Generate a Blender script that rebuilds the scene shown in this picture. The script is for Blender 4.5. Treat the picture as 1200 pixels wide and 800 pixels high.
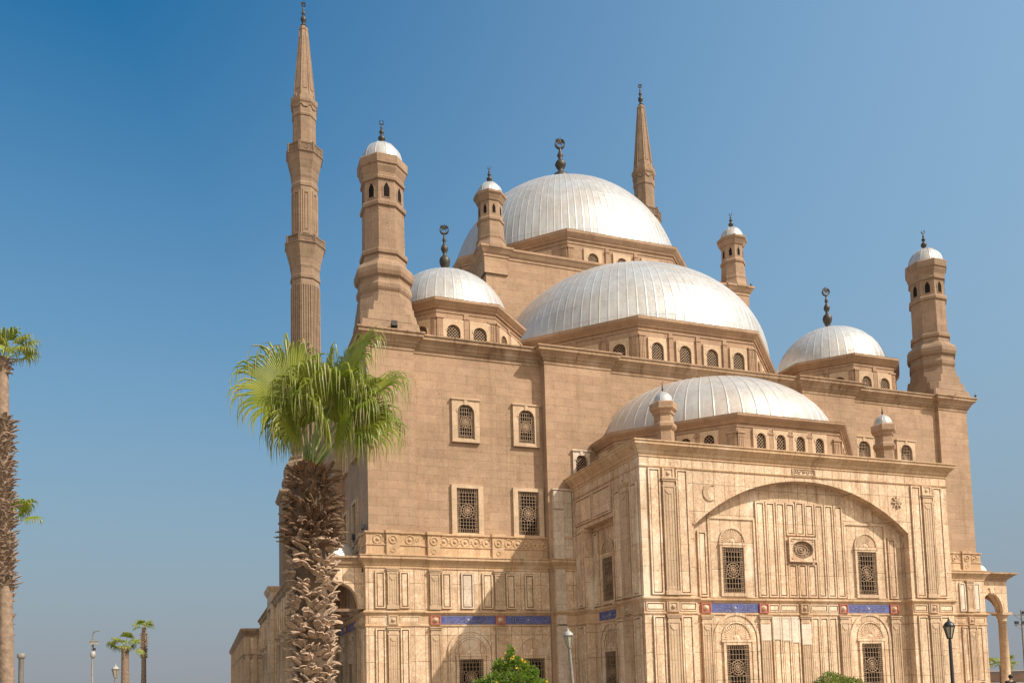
import bpy, bmesh, math, random
from mathutils import Vector, Matrix
from math import sin, cos, pi, radians, sqrt, atan2, hypot

for o in list(bpy.data.objects):
    bpy.data.objects.remove(o)
scene = bpy.context.scene
COL = scene.collection
random.seed(7)

# ------------------------------------------------------------------ camera
CAMP = (-31.4957, -70.2923, 1.65)
YAW, PITCH, ROLL = -0.346258, 0.077643, 0.026167
cam = bpy.data.cameras.new("Camera")
camo = bpy.data.objects.new("Camera", cam)
COL.objects.link(camo)
fwd = Vector((-sin(YAW) * cos(PITCH), cos(YAW) * cos(PITCH), sin(PITCH)))
rgt = Vector((cos(YAW), sin(YAW), 0))
upv = rgt.cross(fwd)
R_ = cos(ROLL) * rgt - sin(ROLL) * upv
U_ = sin(ROLL) * rgt + cos(ROLL) * upv
M = Matrix((R_, U_, -fwd)).transposed().to_4x4()
M.translation = Vector(CAMP)
camo.matrix_world = M
cam.sensor_width = 36
cam.lens = 983.88 / 1200 * 36
cam.shift_y = 322.9 / 1200
cam.clip_start = 0.1
cam.clip_end = 20000
scene.camera = camo

# ------------------------------------------------------------------ light
SUNV = Vector((0.97, -1.0, 1.36)).normalized()          # towards the sun
sun_el = math.asin(SUNV.z)
sun_az = atan2(SUNV.x, SUNV.y)                            # clockwise from +Y
W = bpy.data.worlds.new("World")
scene.world = W
W.use_nodes = True
nt = W.node_tree
for n in list(nt.nodes):
    nt.nodes.remove(n)
wo = nt.nodes.new("ShaderNodeOutputWorld")
bg = nt.nodes.new("ShaderNodeBackground")
sky = nt.nodes.new("ShaderNodeTexSky")
sky.sky_type = 'NISHITA'
sky.sun_disc = False
sky.sun_elevation = sun_el
sky.sun_rotation = sun_az
sky.altitude = 100
sky.air_density = 1.0
sky.dust_density = 0.8
sky.ozone_density = 3.0
SKY_SAT, SKY_TINT, SKY_STRENGTH = 1.5, (0.92, 1.26, 1.02), 0.087
FILL_GLOW = (9.6, 8.8, 7.5)                                # added fill: warm glow on the unseen sky behind the viewer, lifts shadows
HAZE_SUN, HAZE_MID, HAZE_LOW = (3.6, 4.9, 6.0), (1.85, 3.0, 3.95), (2.2, 2.3, 2.5)
def wn(kind, **kw):
    n = nt.nodes.new(kind)
    for k, v in kw.items():
        setattr(n, k, v)
    return n
def wlink(a, b): nt.links.new(a, b)
def wmath(op, a, b=None, clamp=False):
    n = wn("ShaderNodeMath", operation=op, use_clamp=clamp)
    for i, v in enumerate((a, b)):
        if v is None: continue
        if isinstance(v, (int, float)): n.inputs[i].default_value = v
        else: wlink(v, n.inputs[i])
    return n.outputs[0]
def wmix(f, a, b, mode='MIX'):
    n = wn("ShaderNodeMix", data_type='RGBA', blend_type=mode)
    for i, v in zip((n.inputs[0], n.inputs[6], n.inputs[7]), (f, a, b)):
        if isinstance(v, (int, float)): i.default_value = v
        elif isinstance(v, tuple): i.default_value = (*v, 1)
        else: wlink(v, i)
    return n.outputs[2]
hs = wn("ShaderNodeHueSaturation")
hs.inputs["Saturation"].default_value = SKY_SAT
wlink(sky.outputs[0], hs.inputs["Color"])
skc = wmix(1.0, hs.outputs[0], SKY_TINT, 'MULTIPLY')
tcw = wn("ShaderNodeTexCoord")
nrm = wn("ShaderNodeVectorMath", operation='NORMALIZE')
wlink(tcw.outputs["Generated"], nrm.inputs[0])
sep = wn("ShaderNodeSeparateXYZ")
wlink(nrm.outputs[0], sep.inputs[0])
dot = wn("ShaderNodeVectorMath", operation='DOT_PRODUCT')
wlink(nrm.outputs[0], dot.inputs[0])
dot.inputs[1].default_value = (0.75, -0.66, 0.0)             # dust glows towards the sunward side
wside = wmath('MULTIPLY', wmath('ADD', dot.outputs["Value"], 0.58, True), 0.62, True)
skc = wmix(wside, skc, HAZE_SUN)
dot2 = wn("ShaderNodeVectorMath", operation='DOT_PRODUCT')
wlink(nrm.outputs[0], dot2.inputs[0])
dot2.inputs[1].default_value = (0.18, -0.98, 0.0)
wfill = wmath('MULTIPLY', wmath('SUBTRACT', dot2.outputs["Value"], 0.02, True), 1.7, True)  # spreads the added fill over the sky at the viewer's back
skc = wmix(wfill, skc, FILL_GLOW)
wlow = wmath('MULTIPLY', wmath('POWER', wmath('SUBTRACT', 1.0, wmath('MAXIMUM', sep.outputs[2], 0.0), True), 4.0), wmath('SUBTRACT', 1.0, wfill))
wmid = wmath('MULTIPLY', wmath('MULTIPLY', wmath('SUBTRACT', 0.66, sep.outputs[2], True), 1.5, True), wmath('SUBTRACT', 1.0, wfill))
skc = wmix(wmid, skc, HAZE_MID)
skc = wmix(wlow, skc, HAZE_LOW)
bg.inputs[1].default_value = SKY_STRENGTH
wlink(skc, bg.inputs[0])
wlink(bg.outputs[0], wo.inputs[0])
sl = bpy.data.lights.new("Sun", 'SUN')
sl.energy = 3.5
sl.angle = radians(0.53)
sl.color = (1.0, 0.93, 0.82)
so = bpy.data.objects.new("Sun", sl)
COL.objects.link(so)
so.rotation_euler = SUNV.to_track_quat('Z', 'Y').to_euler()
so.location = (60, -80, 90)
scene.view_settings.view_transform = 'Standard'
scene.view_settings.look = 'None'
scene.view_settings.exposure = 0.7
scene.view_settings.gamma = 1.0
scene.render.resolution_x = 1024
scene.render.resolution_y = 682

# ------------------------------------------------------------------ materials
def newmat(name):
    m = bpy.data.materials.new(name)
    m.use_nodes = True
    t = m.node_tree
    b = t.nodes["Principled BSDF"]
    return m, t, b

def N(t, kind, **kw):
    n = t.nodes.new(kind)
    for k, v in kw.items():
        if isinstance(k, str) and k in n.inputs:
            n.inputs[k].default_value = v
        else:
            setattr(n, k, v)
    return n

def math_(t, op, a, b=None, clamp=False):
    n = t.nodes.new("ShaderNodeMath")
    n.operation = op
    n.use_clamp = clamp
    for i, v in enumerate((a, b)):
        if v is None:
            continue
        if isinstance(v, (int, float)):
            n.inputs[i].default_value = v
        else:
            t.links.new(v, n.inputs[i])
    return n.outputs[0]

def mixc(t, fac, a, b, mode='MIX'):
    n = t.nodes.new("ShaderNodeMix")
    n.data_type = 'RGBA'
    n.blend_type = mode
    n.clamp_factor = True
    ins = [n.inputs[0], n.inputs[6], n.inputs[7]]
    for i, v in zip(ins, (fac, a, b)):
        if isinstance(v, (int, float)):
            i.default_value = v
        elif isinstance(v, tuple):
            i.default_value = (*v, 1) if len(v) == 3 else v
        else:
            t.links.new(v, i)
    return n.outputs[2]

def ramp(t, src, stops):
    n = t.nodes.new("ShaderNodeValToRGB")
    e = n.color_ramp.elements
    while len(e) < len(stops):
        e.new(0.5)
    for k, (p, c) in enumerate(stops):
        e[k].position = p
        e[k].color = (c, c, c, 1) if isinstance(c, (int, float)) else (*c, 1)
    t.links.new(src, n.inputs[0])
    return n.outputs[0]

def wall_coords(t):
    """vector (distance along the wall, height, 0) from object coordinates"""
    tc = t.nodes.new("ShaderNodeTexCoord")
    g = t.nodes.new("ShaderNodeNewGeometry")
    sp = t.nodes.new("ShaderNodeSeparateXYZ")
    t.links.new(tc.outputs["Object"], sp.inputs[0])
    sn = t.nodes.new("ShaderNodeSeparateXYZ")
    t.links.new(g.outputs["True Normal"], sn.inputs[0])
    ax = math_(t, 'ABSOLUTE', sn.outputs[0])
    ay = math_(t, 'ABSOLUTE', sn.outputs[1])
    f = math_(t, 'GREATER_THAN', ax, math_(t, 'ADD', ay, 0.02))
    inv = math_(t, 'SUBTRACT', 1.0, f)
    u = math_(t, 'ADD', math_(t, 'MULTIPLY', sp.outputs[1], f), math_(t, 'MULTIPLY', sp.outputs[0], inv))
    cb = t.nodes.new("ShaderNodeCombineXYZ")
    t.links.new(u, cb.inputs[0])
    t.links.new(sp.outputs[2], cb.inputs[1])
    return tc.outputs["Object"], cb.outputs[0]

def scaled(t, vec, s):
    m = t.nodes.new("ShaderNodeMapping")
    m.inputs["Scale"].default_value = s
    t.links.new(vec, m.inputs[0])
    return m.outputs[0]

def noise(t, vec, scale, detail=4, rough=0.6, dist=0.0):
    n = t.nodes.new("ShaderNodeTexNoise")
    n.inputs["Scale"].default_value = scale
    n.inputs["Detail"].default_value = detail
    n.inputs["Roughness"].default_value = rough
    n.inputs["Distortion"].default_value = dist
    t.links.new(vec, n.inputs["Vector"])
    return n.outputs[0]

def stone(name, c1, c2, cm, bw, bh, mortar, streak=0.35, veins=0.0, bump=0.25, rough=0.85, spots=0.0, white=0.0, stain=(0.55, 0.5, 0.45), joint=0.25, off=0.5):
    tw = lambda c: (c[0] * 0.98, c[1] * 0.985, c[2] * 1.02)
    c1, c2, cm = tw(c1), tw(c2), tw(cm)
    m, t, b = newmat(name)
    obj, wc = wall_coords(t)
    wob = noise(t, obj, 0.8, 2)
    br = t.nodes.new("ShaderNodeTexBrick")
    br.offset = off
    br.inputs["Color1"].default_value = (*c1, 1)
    br.inputs["Color2"].default_value = (*c2, 1)
    br.inputs["Mortar"].default_value = (*cm, 1)
    br.inputs["Scale"].default_value = 1.0
    br.inputs["Mortar Size"].default_value = mortar
    br.inputs["Mortar Smooth"].default_value = 0.4
    br.inputs["Bias"].default_value = -0.15
    br.inputs["Brick Width"].default_value = bw
    br.inputs["Row Height"].default_value = bh
    t.links.new(wc, br.inputs["Vector"])
    jm = ramp(t, noise(t, obj, 0.9, 4, 0.7), [(0.42, 0.0), (0.62, 1.0)])
    br2 = t.nodes.new("ShaderNodeTexBrick")
    br2.offset = off
    br2.inputs["Color1"].default_value = (*c1, 1)
    br2.inputs["Color2"].default_value = (*c2, 1)
    br2.inputs["Mortar"].default_value = (*[(p + q) / 2 for p, q in zip(c1, c2)], 1)
    br2.inputs["Scale"].default_value = 1.0
    br2.inputs["Mortar Size"].default_value = mortar
    br2.inputs["Bias"].default_value = -0.15
    br2.inputs["Brick Width"].default_value = bw
    br2.inputs["Row Height"].default_value = bh
    t.links.new(wc, br2.inputs["Vector"])
    col = mixc(t, math_(t, 'MULTIPLY', jm, 1.0 - joint), br.outputs["Color"], br2.outputs["Color"])
    # broad tone differences, fine grain, vertical weather streaks
    big = noise(t, obj, 0.22, 5, 0.62)
    col = mixc(t, 1.0, col, ramp(t, big, [(0.3, 0.80), (0.7, 1.12)]), 'MULTIPLY')
    med = noise(t, obj, 1.7, 6, 0.7)
    col = mixc(t, 1.0, col, ramp(t, med, [(0.3, 0.86), (0.7, 1.08)]), 'MULTIPLY')
    fine = noise(t, obj, 9.0, 5, 0.75)
    col = mixc(t, 1.0, col, ramp(t, fine, [(0.3, 0.84), (0.68, 1.08)]), 'MULTIPLY')
    st = noise(t, scaled(t, obj, (1.6, 1.6, 0.11)), 1.0, 6, 0.72)
    stm = ramp(t, st, [(0.52, 0.0), (0.72, 1.0)])
    stm2 = math_(t, 'MULTIPLY', stm, streak)
    col = mixc(t, stm2, col, mixc(t, 1.0, col, stain, 'MULTIPLY'))
    if veins:
        v = noise(t, scaled(t, obj, (1.0, 1.0, 0.7)), 2.2, 8, 0.78, 1.6)
        vm = ramp(t, v, [(0.44, 0.0), (0.5, 1.0), (0.56, 0.0)])
        col = mixc(t, math_(t, 'MULTIPLY', vm, veins), col, mixc(t, 1.0, col, (0.62, 0.5, 0.4), 'MULTIPLY'))
        v2 = noise(t, obj, 5.5, 6, 0.8, 1.0)
        vm2 = ramp(t, v2, [(0.45, 0.0), (0.5, 1.0), (0.55, 0.0)])
        col = mixc(t, math_(t, 'MULTIPLY', vm2, veins * 0.6), col, mixc(t, 1.0, col, (0.7, 0.6, 0.52), 'MULTIPLY'))
    if white:                                               # slabs washed or renewed paler than the rest
        w_ = noise(t, scaled(t, obj, (0.55, 0.55, 0.3)), 1.0, 3, 0.6)
        wm = ramp(t, w_, [(0.60, 0.0), (0.70, 1.0)])
        col = mixc(t, math_(t, 'MULTIPLY', wm, white), col, (0.80, 0.68, 0.54))
    if spots:                                               # pits in the weathered face
        vo = t.nodes.new("ShaderNodeTexVoronoi")
        vo.inputs["Scale"].default_value = 1.3
        t.links.new(scaled(t, obj, (1, 1, 1.8)), vo.inputs["Vector"])
        n2 = noise(t, obj, 3.2, 5, 0.75)
        sm = ramp(t, n2, [(0.60, 0.0), (0.70, 1.0)])
        col = mixc(t, math_(t, 'MULTIPLY', sm, spots), col, mixc(t, 1.0, col, (0.6, 0.52, 0.45), 'MULTIPLY'))
    t.links.new(col, b.inputs["Base Color"])
    b.inputs["Roughness"].default_value = rough
    b.inputs["Specular IOR Level"].default_value = 0.25
    h = math_(t, 'ADD', math_(t, 'MULTIPLY', fine, 0.5), math_(t, 'MULTIPLY', med, 0.6))
    h = math_(t, 'SUBTRACT', h, math_(t, 'MULTIPLY', br.outputs["Fac"], 0.7))
    bp = t.nodes.new("ShaderNodeBump")
    bp.inputs["Strength"].default_value = bump
    bp.inputs["Distance"].default_value = 0.05
    t.links.new(h, bp.inputs["Height"])
    t.links.new(bp.outputs[0], b.inputs["Normal"])
    return m

TOWER = stone("tower_sandstone", (0.345, 0.228, 0.145), (0.30, 0.195, 0.122), (0.22, 0.14, 0.085), 1.0, 0.6, 0.010, 0.6, 0, 0.5, 0.9, 0.8, 0, (0.62, 0.58, 0.56), 0.15)
SAND = stone("sandstone", (0.425, 0.278, 0.174), (0.368, 0.235, 0.143), (0.27, 0.17, 0.10), 1.25, 0.52, 0.010, 0.5, 0, 0.5, 0.9, 0.8, 0, (0.62, 0.58, 0.56), 0.15)
FRAME = stone("window_frame_stone", (0.60, 0.43, 0.275), (0.53, 0.37, 0.23), (0.3, 0.2, 0.12), 0.8, 0.9, 0.012, 0.4, 0, 0.2, 0.85, 0.3)
SANDT = stone("sandstone_trim", (0.43, 0.29, 0.18), (0.35, 0.228, 0.137), (0.20, 0.125, 0.075), 0.9, 0.8, 0.014, 0.95, 0, 0.3, 0.9, 0.7, 0.25, (0.42, 0.34, 0.28))
MINS = stone("minaret_stone", (0.33, 0.222, 0.142), (0.285, 0.19, 0.12), (0.22, 0.15, 0.1), 0.8, 0.45, 0.012, 0.5, 0, 0.3, 0.9, 0.3)
MINR = stone("minaret_railing_stone", (0.25, 0.165, 0.105), (0.21, 0.14, 0.09), (0.15, 0.1, 0.065), 0.8, 0.45, 0.012, 0.5, 0, 0.3, 0.9, 0.3)
MARBC = stone("alabaster_cornice", (0.66, 0.455, 0.27), (0.55, 0.365, 0.205), (0.24, 0.145, 0.08), 1.7, 3.0, 0.014, 0.85, 0.4, 0.25, 0.7, 0.5, 0.35, (0.52, 0.42, 0.33))
MARB = stone("alabaster", (0.82, 0.625, 0.425), (0.69, 0.50, 0.325), (0.20, 0.12, 0.065), 0.66, 1.5, 0.017, 0.8, 0.75, 0.25, 0.6, 0.45, 0.55, (0.56, 0.45, 0.37), 0.7, 0.0)
MARBP = stone("alabaster_panel", (0.85, 0.66, 0.455), (0.73, 0.535, 0.35), (0.28, 0.18, 0.105), 3.1, 1.45, 0.012, 0.75, 0.75, 0.15, 0.6, 0.4, 0.55, (0.58, 0.47, 0.39))
MARBF = stone("alabaster_fluted", (0.62, 0.45, 0.29), (0.54, 0.385, 0.245), (0.25, 0.16, 0.095), 2.6, 1.3, 0.012, 0.6, 0.4, 0.2, 0.7, 0.3, 0.1, (0.62, 0.5, 0.4))
WHITEM = stone("white_marble", (0.74, 0.62, 0.48), (0.64, 0.51, 0.38), (0.3, 0.22, 0.15), 1.2, 0.9, 0.01, 0.5, 0.5, 0.15, 0.6, 0.2)

NEWM = stone('renewed_marble', (0.78, 0.66, 0.52), (0.70, 0.57, 0.43), (0.5, 0.42, 0.34), 0.7, 0.6, 0.008, 0.2, 0.3, 0.1, 0.5, 0.1)

def simple(name, c, rough=0.7, metal=0.0, var=0.2, scale=6.0, bump=0.0, spec=0.4):
    m, t, b = newmat(name)
    tc = t.nodes.new("ShaderNodeTexCoord")
    n = noise(t, tc.outputs["Object"], scale, 5, 0.65)
    col = mixc(t, 1.0, tuple(c), ramp(t, n, [(0.3, 1 - var), (0.7, 1 + var)]), 'MULTIPLY')
    t.links.new(col, b.inputs["Base Color"])
    b.inputs["Roughness"].default_value = rough
    b.inputs["Metallic"].default_value = metal
    b.inputs["Specular IOR Level"].default_value = spec
    if bump:
        bp = t.nodes.new("ShaderNodeBump")
        bp.inputs["Strength"].default_value = bump
        bp.inputs["Distance"].default_value = 0.05
        t.links.new(n, bp.inputs["Height"])
        t.links.new(bp.outputs[0], b.inputs["Normal"])
    return m

def dome_mat(name, c, warm, rough, metal):
    m, t, b = newmat(name)
    tc = t.nodes.new("ShaderNodeTexCoord")
    ob = tc.outputs["Object"]
    n1 = noise(t, ob, 0.35, 5, 0.6)
    n2 = noise(t, scaled(t, ob, (2.5, 2.5, 0.5)), 1.0, 6, 0.7)
    n3 = noise(t, ob, 7.0, 5, 0.7)
    col = mixc(t, ramp(t, n1, [(0.4, 0.0), (0.65, 1.0)]), tuple(c), tuple(warm))
    col = mixc(t, 1.0, col, ramp(t, n2, [(0.3, 0.80), (0.66, 1.06)]), 'MULTIPLY')
    col = mixc(t, 1.0, col, ramp(t, n3, [(0.3, 0.92), (0.7, 1.04)]), 'MULTIPLY')
    t.links.new(col, b.inputs["Base Color"])
    b.inputs["Metallic"].default_value = metal
    r = ramp(t, n3, [(0.3, rough - 0.06), (0.7, rough + 0.10)])
    t.links.new(r, b.inputs["Roughness"])
    bp = t.nodes.new("ShaderNodeBump")
    bp.inputs["Strength"].default_value = 0.12
    bp.inputs["Distance"].default_value = 0.05
    t.links.new(n2, bp.inputs["Height"])
    t.links.new(bp.outputs[0], b.inputs["Normal"])
    return m

DOME = dome_mat("dome_sheet_metal", (0.535, 0.52, 0.50), (0.50, 0.45, 0.40), 0.38, 0.34)
DOMEW = dome_mat("dome_sheet_weathered", (0.52, 0.475, 0.43), (0.47, 0.395, 0.33), 0.42, 0.30)
SEAM = simple("dome_seam", (0.66, 0.64, 0.60), 0.5, 0.3, 0.15)
GRILLE = simple("bronze_grille", (0.30, 0.20, 0.125), 0.6, 0.2, 0.25, 3)
JOINT = simple("joint_grime", (0.29, 0.175, 0.10), 0.9, 0, 0.35, 3)
DARK = simple("dark_opening", (0.014, 0.011, 0.009), 0.9, 0, 0.2, 2, 0, 0.1)
BLUE = simple("blue_inscription_ground", (0.075, 0.085, 0.235), 0.6, 0, 0.4, 2.2)
GOLD = simple("inscription_relief", (0.27, 0.25, 0.29), 0.6, 0, 0.2, 4)
RED = simple("red_rosette_ground", (0.38, 0.13, 0.09), 0.7, 0, 0.25, 5)
BRONZE = simple("finial_bronze", (0.065, 0.055, 0.043), 0.5, 0.45, 0.35, 4)
IRON = simple("dark_iron", (0.045, 0.042, 0.040), 0.45, 0.4, 0.25, 8)
GREYPOLE = simple("grey_paint", (0.21, 0.19, 0.165), 0.55, 0.1, 0.2, 6)
GLASS = simple("lamp_glass", (0.34, 0.30, 0.22), 0.2, 0, 0.15, 6, 0, 0.6)
LAMPTOP = simple("lamp_cap_metal", (0.36, 0.34, 0.31), 0.6, 0.1, 0.2, 6)
WOOD = simple("old_wood", (0.20, 0.12, 0.075), 0.8, 0, 0.3, 4)
PAVE = stone("plaza_paving", (0.60, 0.485, 0.35), (0.53, 0.42, 0.30), (0.16, 0.14, 0.12), 1.0, 1.0, 0.012, 0.2, 0, 0.2, 0.9)

def leaf_mat(name, c1, c2, tr, scale=1.5):
    m, t, b = newmat(name)
    tc = t.nodes.new("ShaderNodeTexCoord")
    oi = t.nodes.new("ShaderNodeObjectInfo")
    n = noise(t, tc.outputs["Object"], scale, 3, 0.6)
    col = mixc(t, ramp(t, n, [(0.3, 0.0), (0.7, 1.0)]), tuple(c1), tuple(c2))
    t.links.new(col, b.inputs["Base Color"])
    b.inputs["Roughness"].default_value = 0.42
    b.inputs["Specular IOR Level"].default_value = 0.45
    tl = t.nodes.new("ShaderNodeBsdfTranslucent")
    t.links.new(mixc(t, 1.0, col, (1.6, 1.5, 0.6), 'MULTIPLY'), tl.inputs[0])
    mx = t.nodes.new("ShaderNodeMixShader")
    mx.inputs[0].default_value = tr
    t.links.new(b.outputs[0], mx.inputs[1])
    t.links.new(tl.outputs[0], mx.inputs[2])
    t.links.new(mx.outputs[0], t.nodes["Material Output"].inputs[0])
    return m

FROND = leaf_mat("palm_frond_green", (0.12, 0.168, 0.012), (0.29, 0.31, 0.05), 0.30, 2.2)
FROND_DRY = leaf_mat("palm_frond_tip", (0.34, 0.27, 0.14), (0.28, 0.28, 0.10), 0.3)
PETIOLE = simple("palm_petiole", (0.26, 0.31, 0.10), 0.5, 0, 0.2, 3)
BOOT = simple("palm_leaf_base", (0.38, 0.265, 0.18), 0.85, 0, 0.6, 8, 0.5)
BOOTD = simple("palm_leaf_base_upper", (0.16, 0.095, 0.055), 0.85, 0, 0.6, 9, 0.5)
FIBRE = simple("palm_fibre", (0.30, 0.14, 0.07), 0.95, 0, 0.4, 14, 0.5)
BARK = simple("palm_bark", (0.24, 0.165, 0.115), 0.9, 0, 0.35, 7, 0.5)
LEAF = leaf_mat("shrub_leaf", (0.085, 0.17, 0.014), (0.19, 0.27, 0.04), 0.34, 2.5)
LEAFT = leaf_mat("topiary_leaf", (0.13, 0.18, 0.025), (0.20, 0.24, 0.05), 0.3, 2.5)
FLOWER = simple("yellow_flower", (0.75, 0.42, 0.03), 0.6, 0, 0.15, 4)
TWIG = simple("twig", (0.12, 0.08, 0.05), 0.9, 0, 0.2, 6)

# ------------------------------------------------------------------ mesh tools
class MB:
    def __init__(self):
        self.v = []
        self.f = []
        self.sm = []
        self.mi = []
        self.cur = 0
    def add(self, verts, faces, smooth=False):
        o = len(self.v)
        self.v += [tuple(v) for v in verts]
        for f in faces:
            self.f.append([i + o for i in f])
            self.sm.append(smooth)
            self.mi.append(self.cur)
    def box(self, x0, x1, y0, y1, z0, z1):
        v = [(x, y, z) for z in (z0, z1) for y in (y0, y1) for x in (x0, x1)]
        self.add(v, [(0, 1, 3, 2), (4, 6, 7, 5), (0, 4, 5, 1), (1, 5, 7, 3), (3, 7, 6, 2), (2, 6, 4, 0)])
    def tube(self, pts, rad, n=8, smooth=True, cap=True):
        pts = [Vector(p) for p in pts]
        if not hasattr(rad, '__len__'):
            rad = [rad] * len(pts)
        vs = []
        ref = None
        for i, p in enumerate(pts):
            d = (pts[min(i + 1, len(pts) - 1)] - pts[max(i - 1, 0)])
            if d.length < 1e-9:
                d = Vector((0, 0, 1))
            d.normalize()
            if ref is None:
                ref = Vector((1, 0, 0)) if abs(d.x) < 0.8 else Vector((0, 1, 0))
            a = (ref - d * ref.dot(d)).normalized()
            ref = a
            b2 = d.cross(a)
            for k in range(n):
                an = 2 * pi * k / n
                vs.append(p + (a * cos(an) + b2 * sin(an)) * rad[i])
        fs = []
        for i in range(len(pts) - 1):
            for k in range(n):
                k2 = (k + 1) % n
                fs.append((i * n + k, i * n + k2, (i + 1) * n + k2, (i + 1) * n + k))
        self.add(vs, fs, smooth)
        if cap:
            self.add(vs[:n], [tuple(range(n))])
            self.add(vs[-n:], [tuple(range(n))])
    def lathe(self, cx, cy, prof, n=8, phase=None, smooth=False, cap=True):
        if phase is None:
            phase = pi / n
        vs = []
        for r, z in prof:
            for k in range(n):
                a = phase + 2 * pi * k / n
                vs.append((cx + r * cos(a), cy + r * sin(a), z))
        fs = []
        for i in range(len(prof) - 1):
            for k in range(n):
                k2 = (k + 1) % n
                fs.append((i * n + k, i * n + k2, (i + 1) * n + k2, (i + 1) * n + k))
        self.add(vs, fs, smooth)
        if cap:
            for i in (0, len(prof) - 1):
                if prof[i][0] > 1e-4:
                    self.add(vs[i * n:(i + 1) * n], [tuple(range(n))])
    def loft(self, rings, cap=True):
        n = len(rings[0])
        vs = [p for r in rings for p in r]
        fs = []
        for i in range(len(rings) - 1):
            for k in range(n):
                k2 = (k + 1) % n
                fs.append((i * n + k, i * n + k2, (i + 1) * n + k2, (i + 1) * n + k))
        self.add(vs, fs)
        if cap:
            self.add(rings[0], [tuple(range(n))])
            self.add(rings[-1], [tuple(range(n))])
    def molding(self, path, prof, closed=True, cap_top=False):
        n = len(path)
        offs = []
        for i in range(n):
            p = path[i]
            def nrm(a, b):
                dx, dy = b[0] - a[0], b[1] - a[1]
                l = hypot(dx, dy)
                return (dy / l, -dx / l)
            if closed or 0 < i < n - 1:
                n1 = nrm(path[i - 1], p)
                n2 = nrm(p, path[(i + 1) % n])
                d = 1 + n1[0] * n2[0] + n1[1] * n2[1]
                offs.append(((n1[0] + n2[0]) / d, (n1[1] + n2[1]) / d))
            elif i == 0:
                offs.append(nrm(p, path[1]))
            else:
                offs.append(nrm(path[-2], p))
        vs = []
        for (o, z) in prof:
            for p, m in zip(path, offs):
                vs.append((p[0] + m[0] * o, p[1] + m[1] * o, z))
        fs = []
        for j in range(len(prof) - 1):
            for i in range(n if closed else n - 1):
                i2 = (i + 1) % n
                fs.append((j * n + i, j * n + i2, (j + 1) * n + i2, (j + 1) * n + i))
        self.add(vs, fs)
        if cap_top and closed:
            self.add(vs[-n:], [tuple(range(n))])
        if not closed:
            m = len(prof)
            for i in (0, n - 1):
                self.add([vs[j * n + i] for j in range(m)], [tuple(range(m))])
    # facade-frame helpers: F maps (s along, d outward, z)
    def fbox(self, F, s0, s1, d0, d1, z0, z1):
        v = [F(s, d, z) for z in (z0, z1) for d in (d0, d1) for s in (s0, s1)]
        self.add(v, [(0, 1, 3, 2), (4, 6, 7, 5), (0, 4, 5, 1), (1, 5, 7, 3), (3, 7, 6, 2), (2, 6, 4, 0)])
    def fpoly(self, F, pts, d0, d1):
        n = len(pts)
        a = [F(s, d1, z) for s, z in pts]
        b = [F(s, d0, z) for s, z in pts]
        self.add(a + b, [tuple(range(n))] + [tuple(range(2 * n - 1, n - 1, -1))] + [(i, (i + 1) % n, n + (i + 1) % n, n + i) for i in range(n)])
    def fring(self, F, inner, outer, d0, d1, closed=True, back=False):
        n = len(inner)
        vs = [F(s, d1, z) for s, z in inner] + [F(s, d1, z) for s, z in outer] + [F(s, d0, z) for s, z in inner] + [F(s, d0, z) for s, z in outer]
        fs = []
        for i in range(n if closed else n - 1):
            j = (i + 1) % n
            fs += [(i, j, n + j, n + i), (i, 2 * n + i, 2 * n + j, j), (n + i, n + j, 3 * n + j, 3 * n + i)]
        if not closed:
            fs += [(0, n, 3 * n, 2 * n), (n - 1, 2 * n - 1, 4 * n - 1, 3 * n - 1)]
        self.add(vs, fs)
    def ftorus(self, F, s, z, d, R, r, n=16, k=6, a0=0, a1=2 * pi, sz=1.0):
        vs = []
        full = abs(a1 - a0 - 2 * pi) < 1e-6
        m = n if full else n + 1
        for i in range(m):
            a = a0 + (a1 - a0) * i / n
            for j in range(k):
                b = 2 * pi * j / k
                rr = R + r * cos(b)
                vs.append(F(s + rr * cos(a), d + r * sin(b), z + rr * sin(a) * sz))
        fs = []
        for i in range(n):
            i2 = (i + 1) % m
            for j in range(k):
                j2 = (j + 1) % k
                fs.append((i * k + j, i2 * k + j, i2 * k + j2, i * k + j2))
        self.add(vs, fs, True)
    def fboss(self, F, s, z, d, r, h=None, n=12):
        h = h or r * 0.7
        vs = []
        for i in range(4):
            t = (pi / 2) * i / 4
            for k in range(n):
                a = 2 * pi * k / n
                vs.append(F(s + r * cos(t) * cos(a), d + h * sin(t), z + r * cos(t) * sin(a)))
        vs.append(F(s, d + h, z))
        fs = []
        for i in range(3):
            for k in range(n):
                k2 = (k + 1) % n
                fs.append((i * n + k, i * n + k2, (i + 1) * n + k2, (i + 1) * n + k))
        for k in range(n):
            fs.append((3 * n + k, 3 * n + (k + 1) % n, 4 * n))
        self.add(vs, fs, True)
    def panel(self, F, s0, s1, z0, z1, d=0.0, b=0.08, h=0.10, f=0.07):
        """raised border with a lower field inside"""
        i = [(s0 + b, z0 + b), (s1 - b, z0 + b), (s1 - b, z1 - b), (s0 + b, z1 - b)]
        o = [(s0, z0), (s1, z0), (s1, z1), (s0, z1)]
        self.fring(F, i, o, d - 0.01, d + h)
        i2 = b + 0.06
        self.fbox(F, s0 + i2, s1 - i2, d - 0.01, d + f, z0 + i2, z1 - i2)
        self.cur = 1                                          # grime lodged in the joints round the slab
        q = 0.04
        self.fring(F, [(s0 + .002, z0 + .002), (s1 - .002, z0 + .002), (s1 - .002, z1 - .002), (s0 + .002, z1 - .002)], [(s0 - q, z0 - q), (s1 + q, z0 - q), (s1 + q, z1 + q), (s0 - q, z1 + q)], d - 0.01, d + 0.005)
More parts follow.
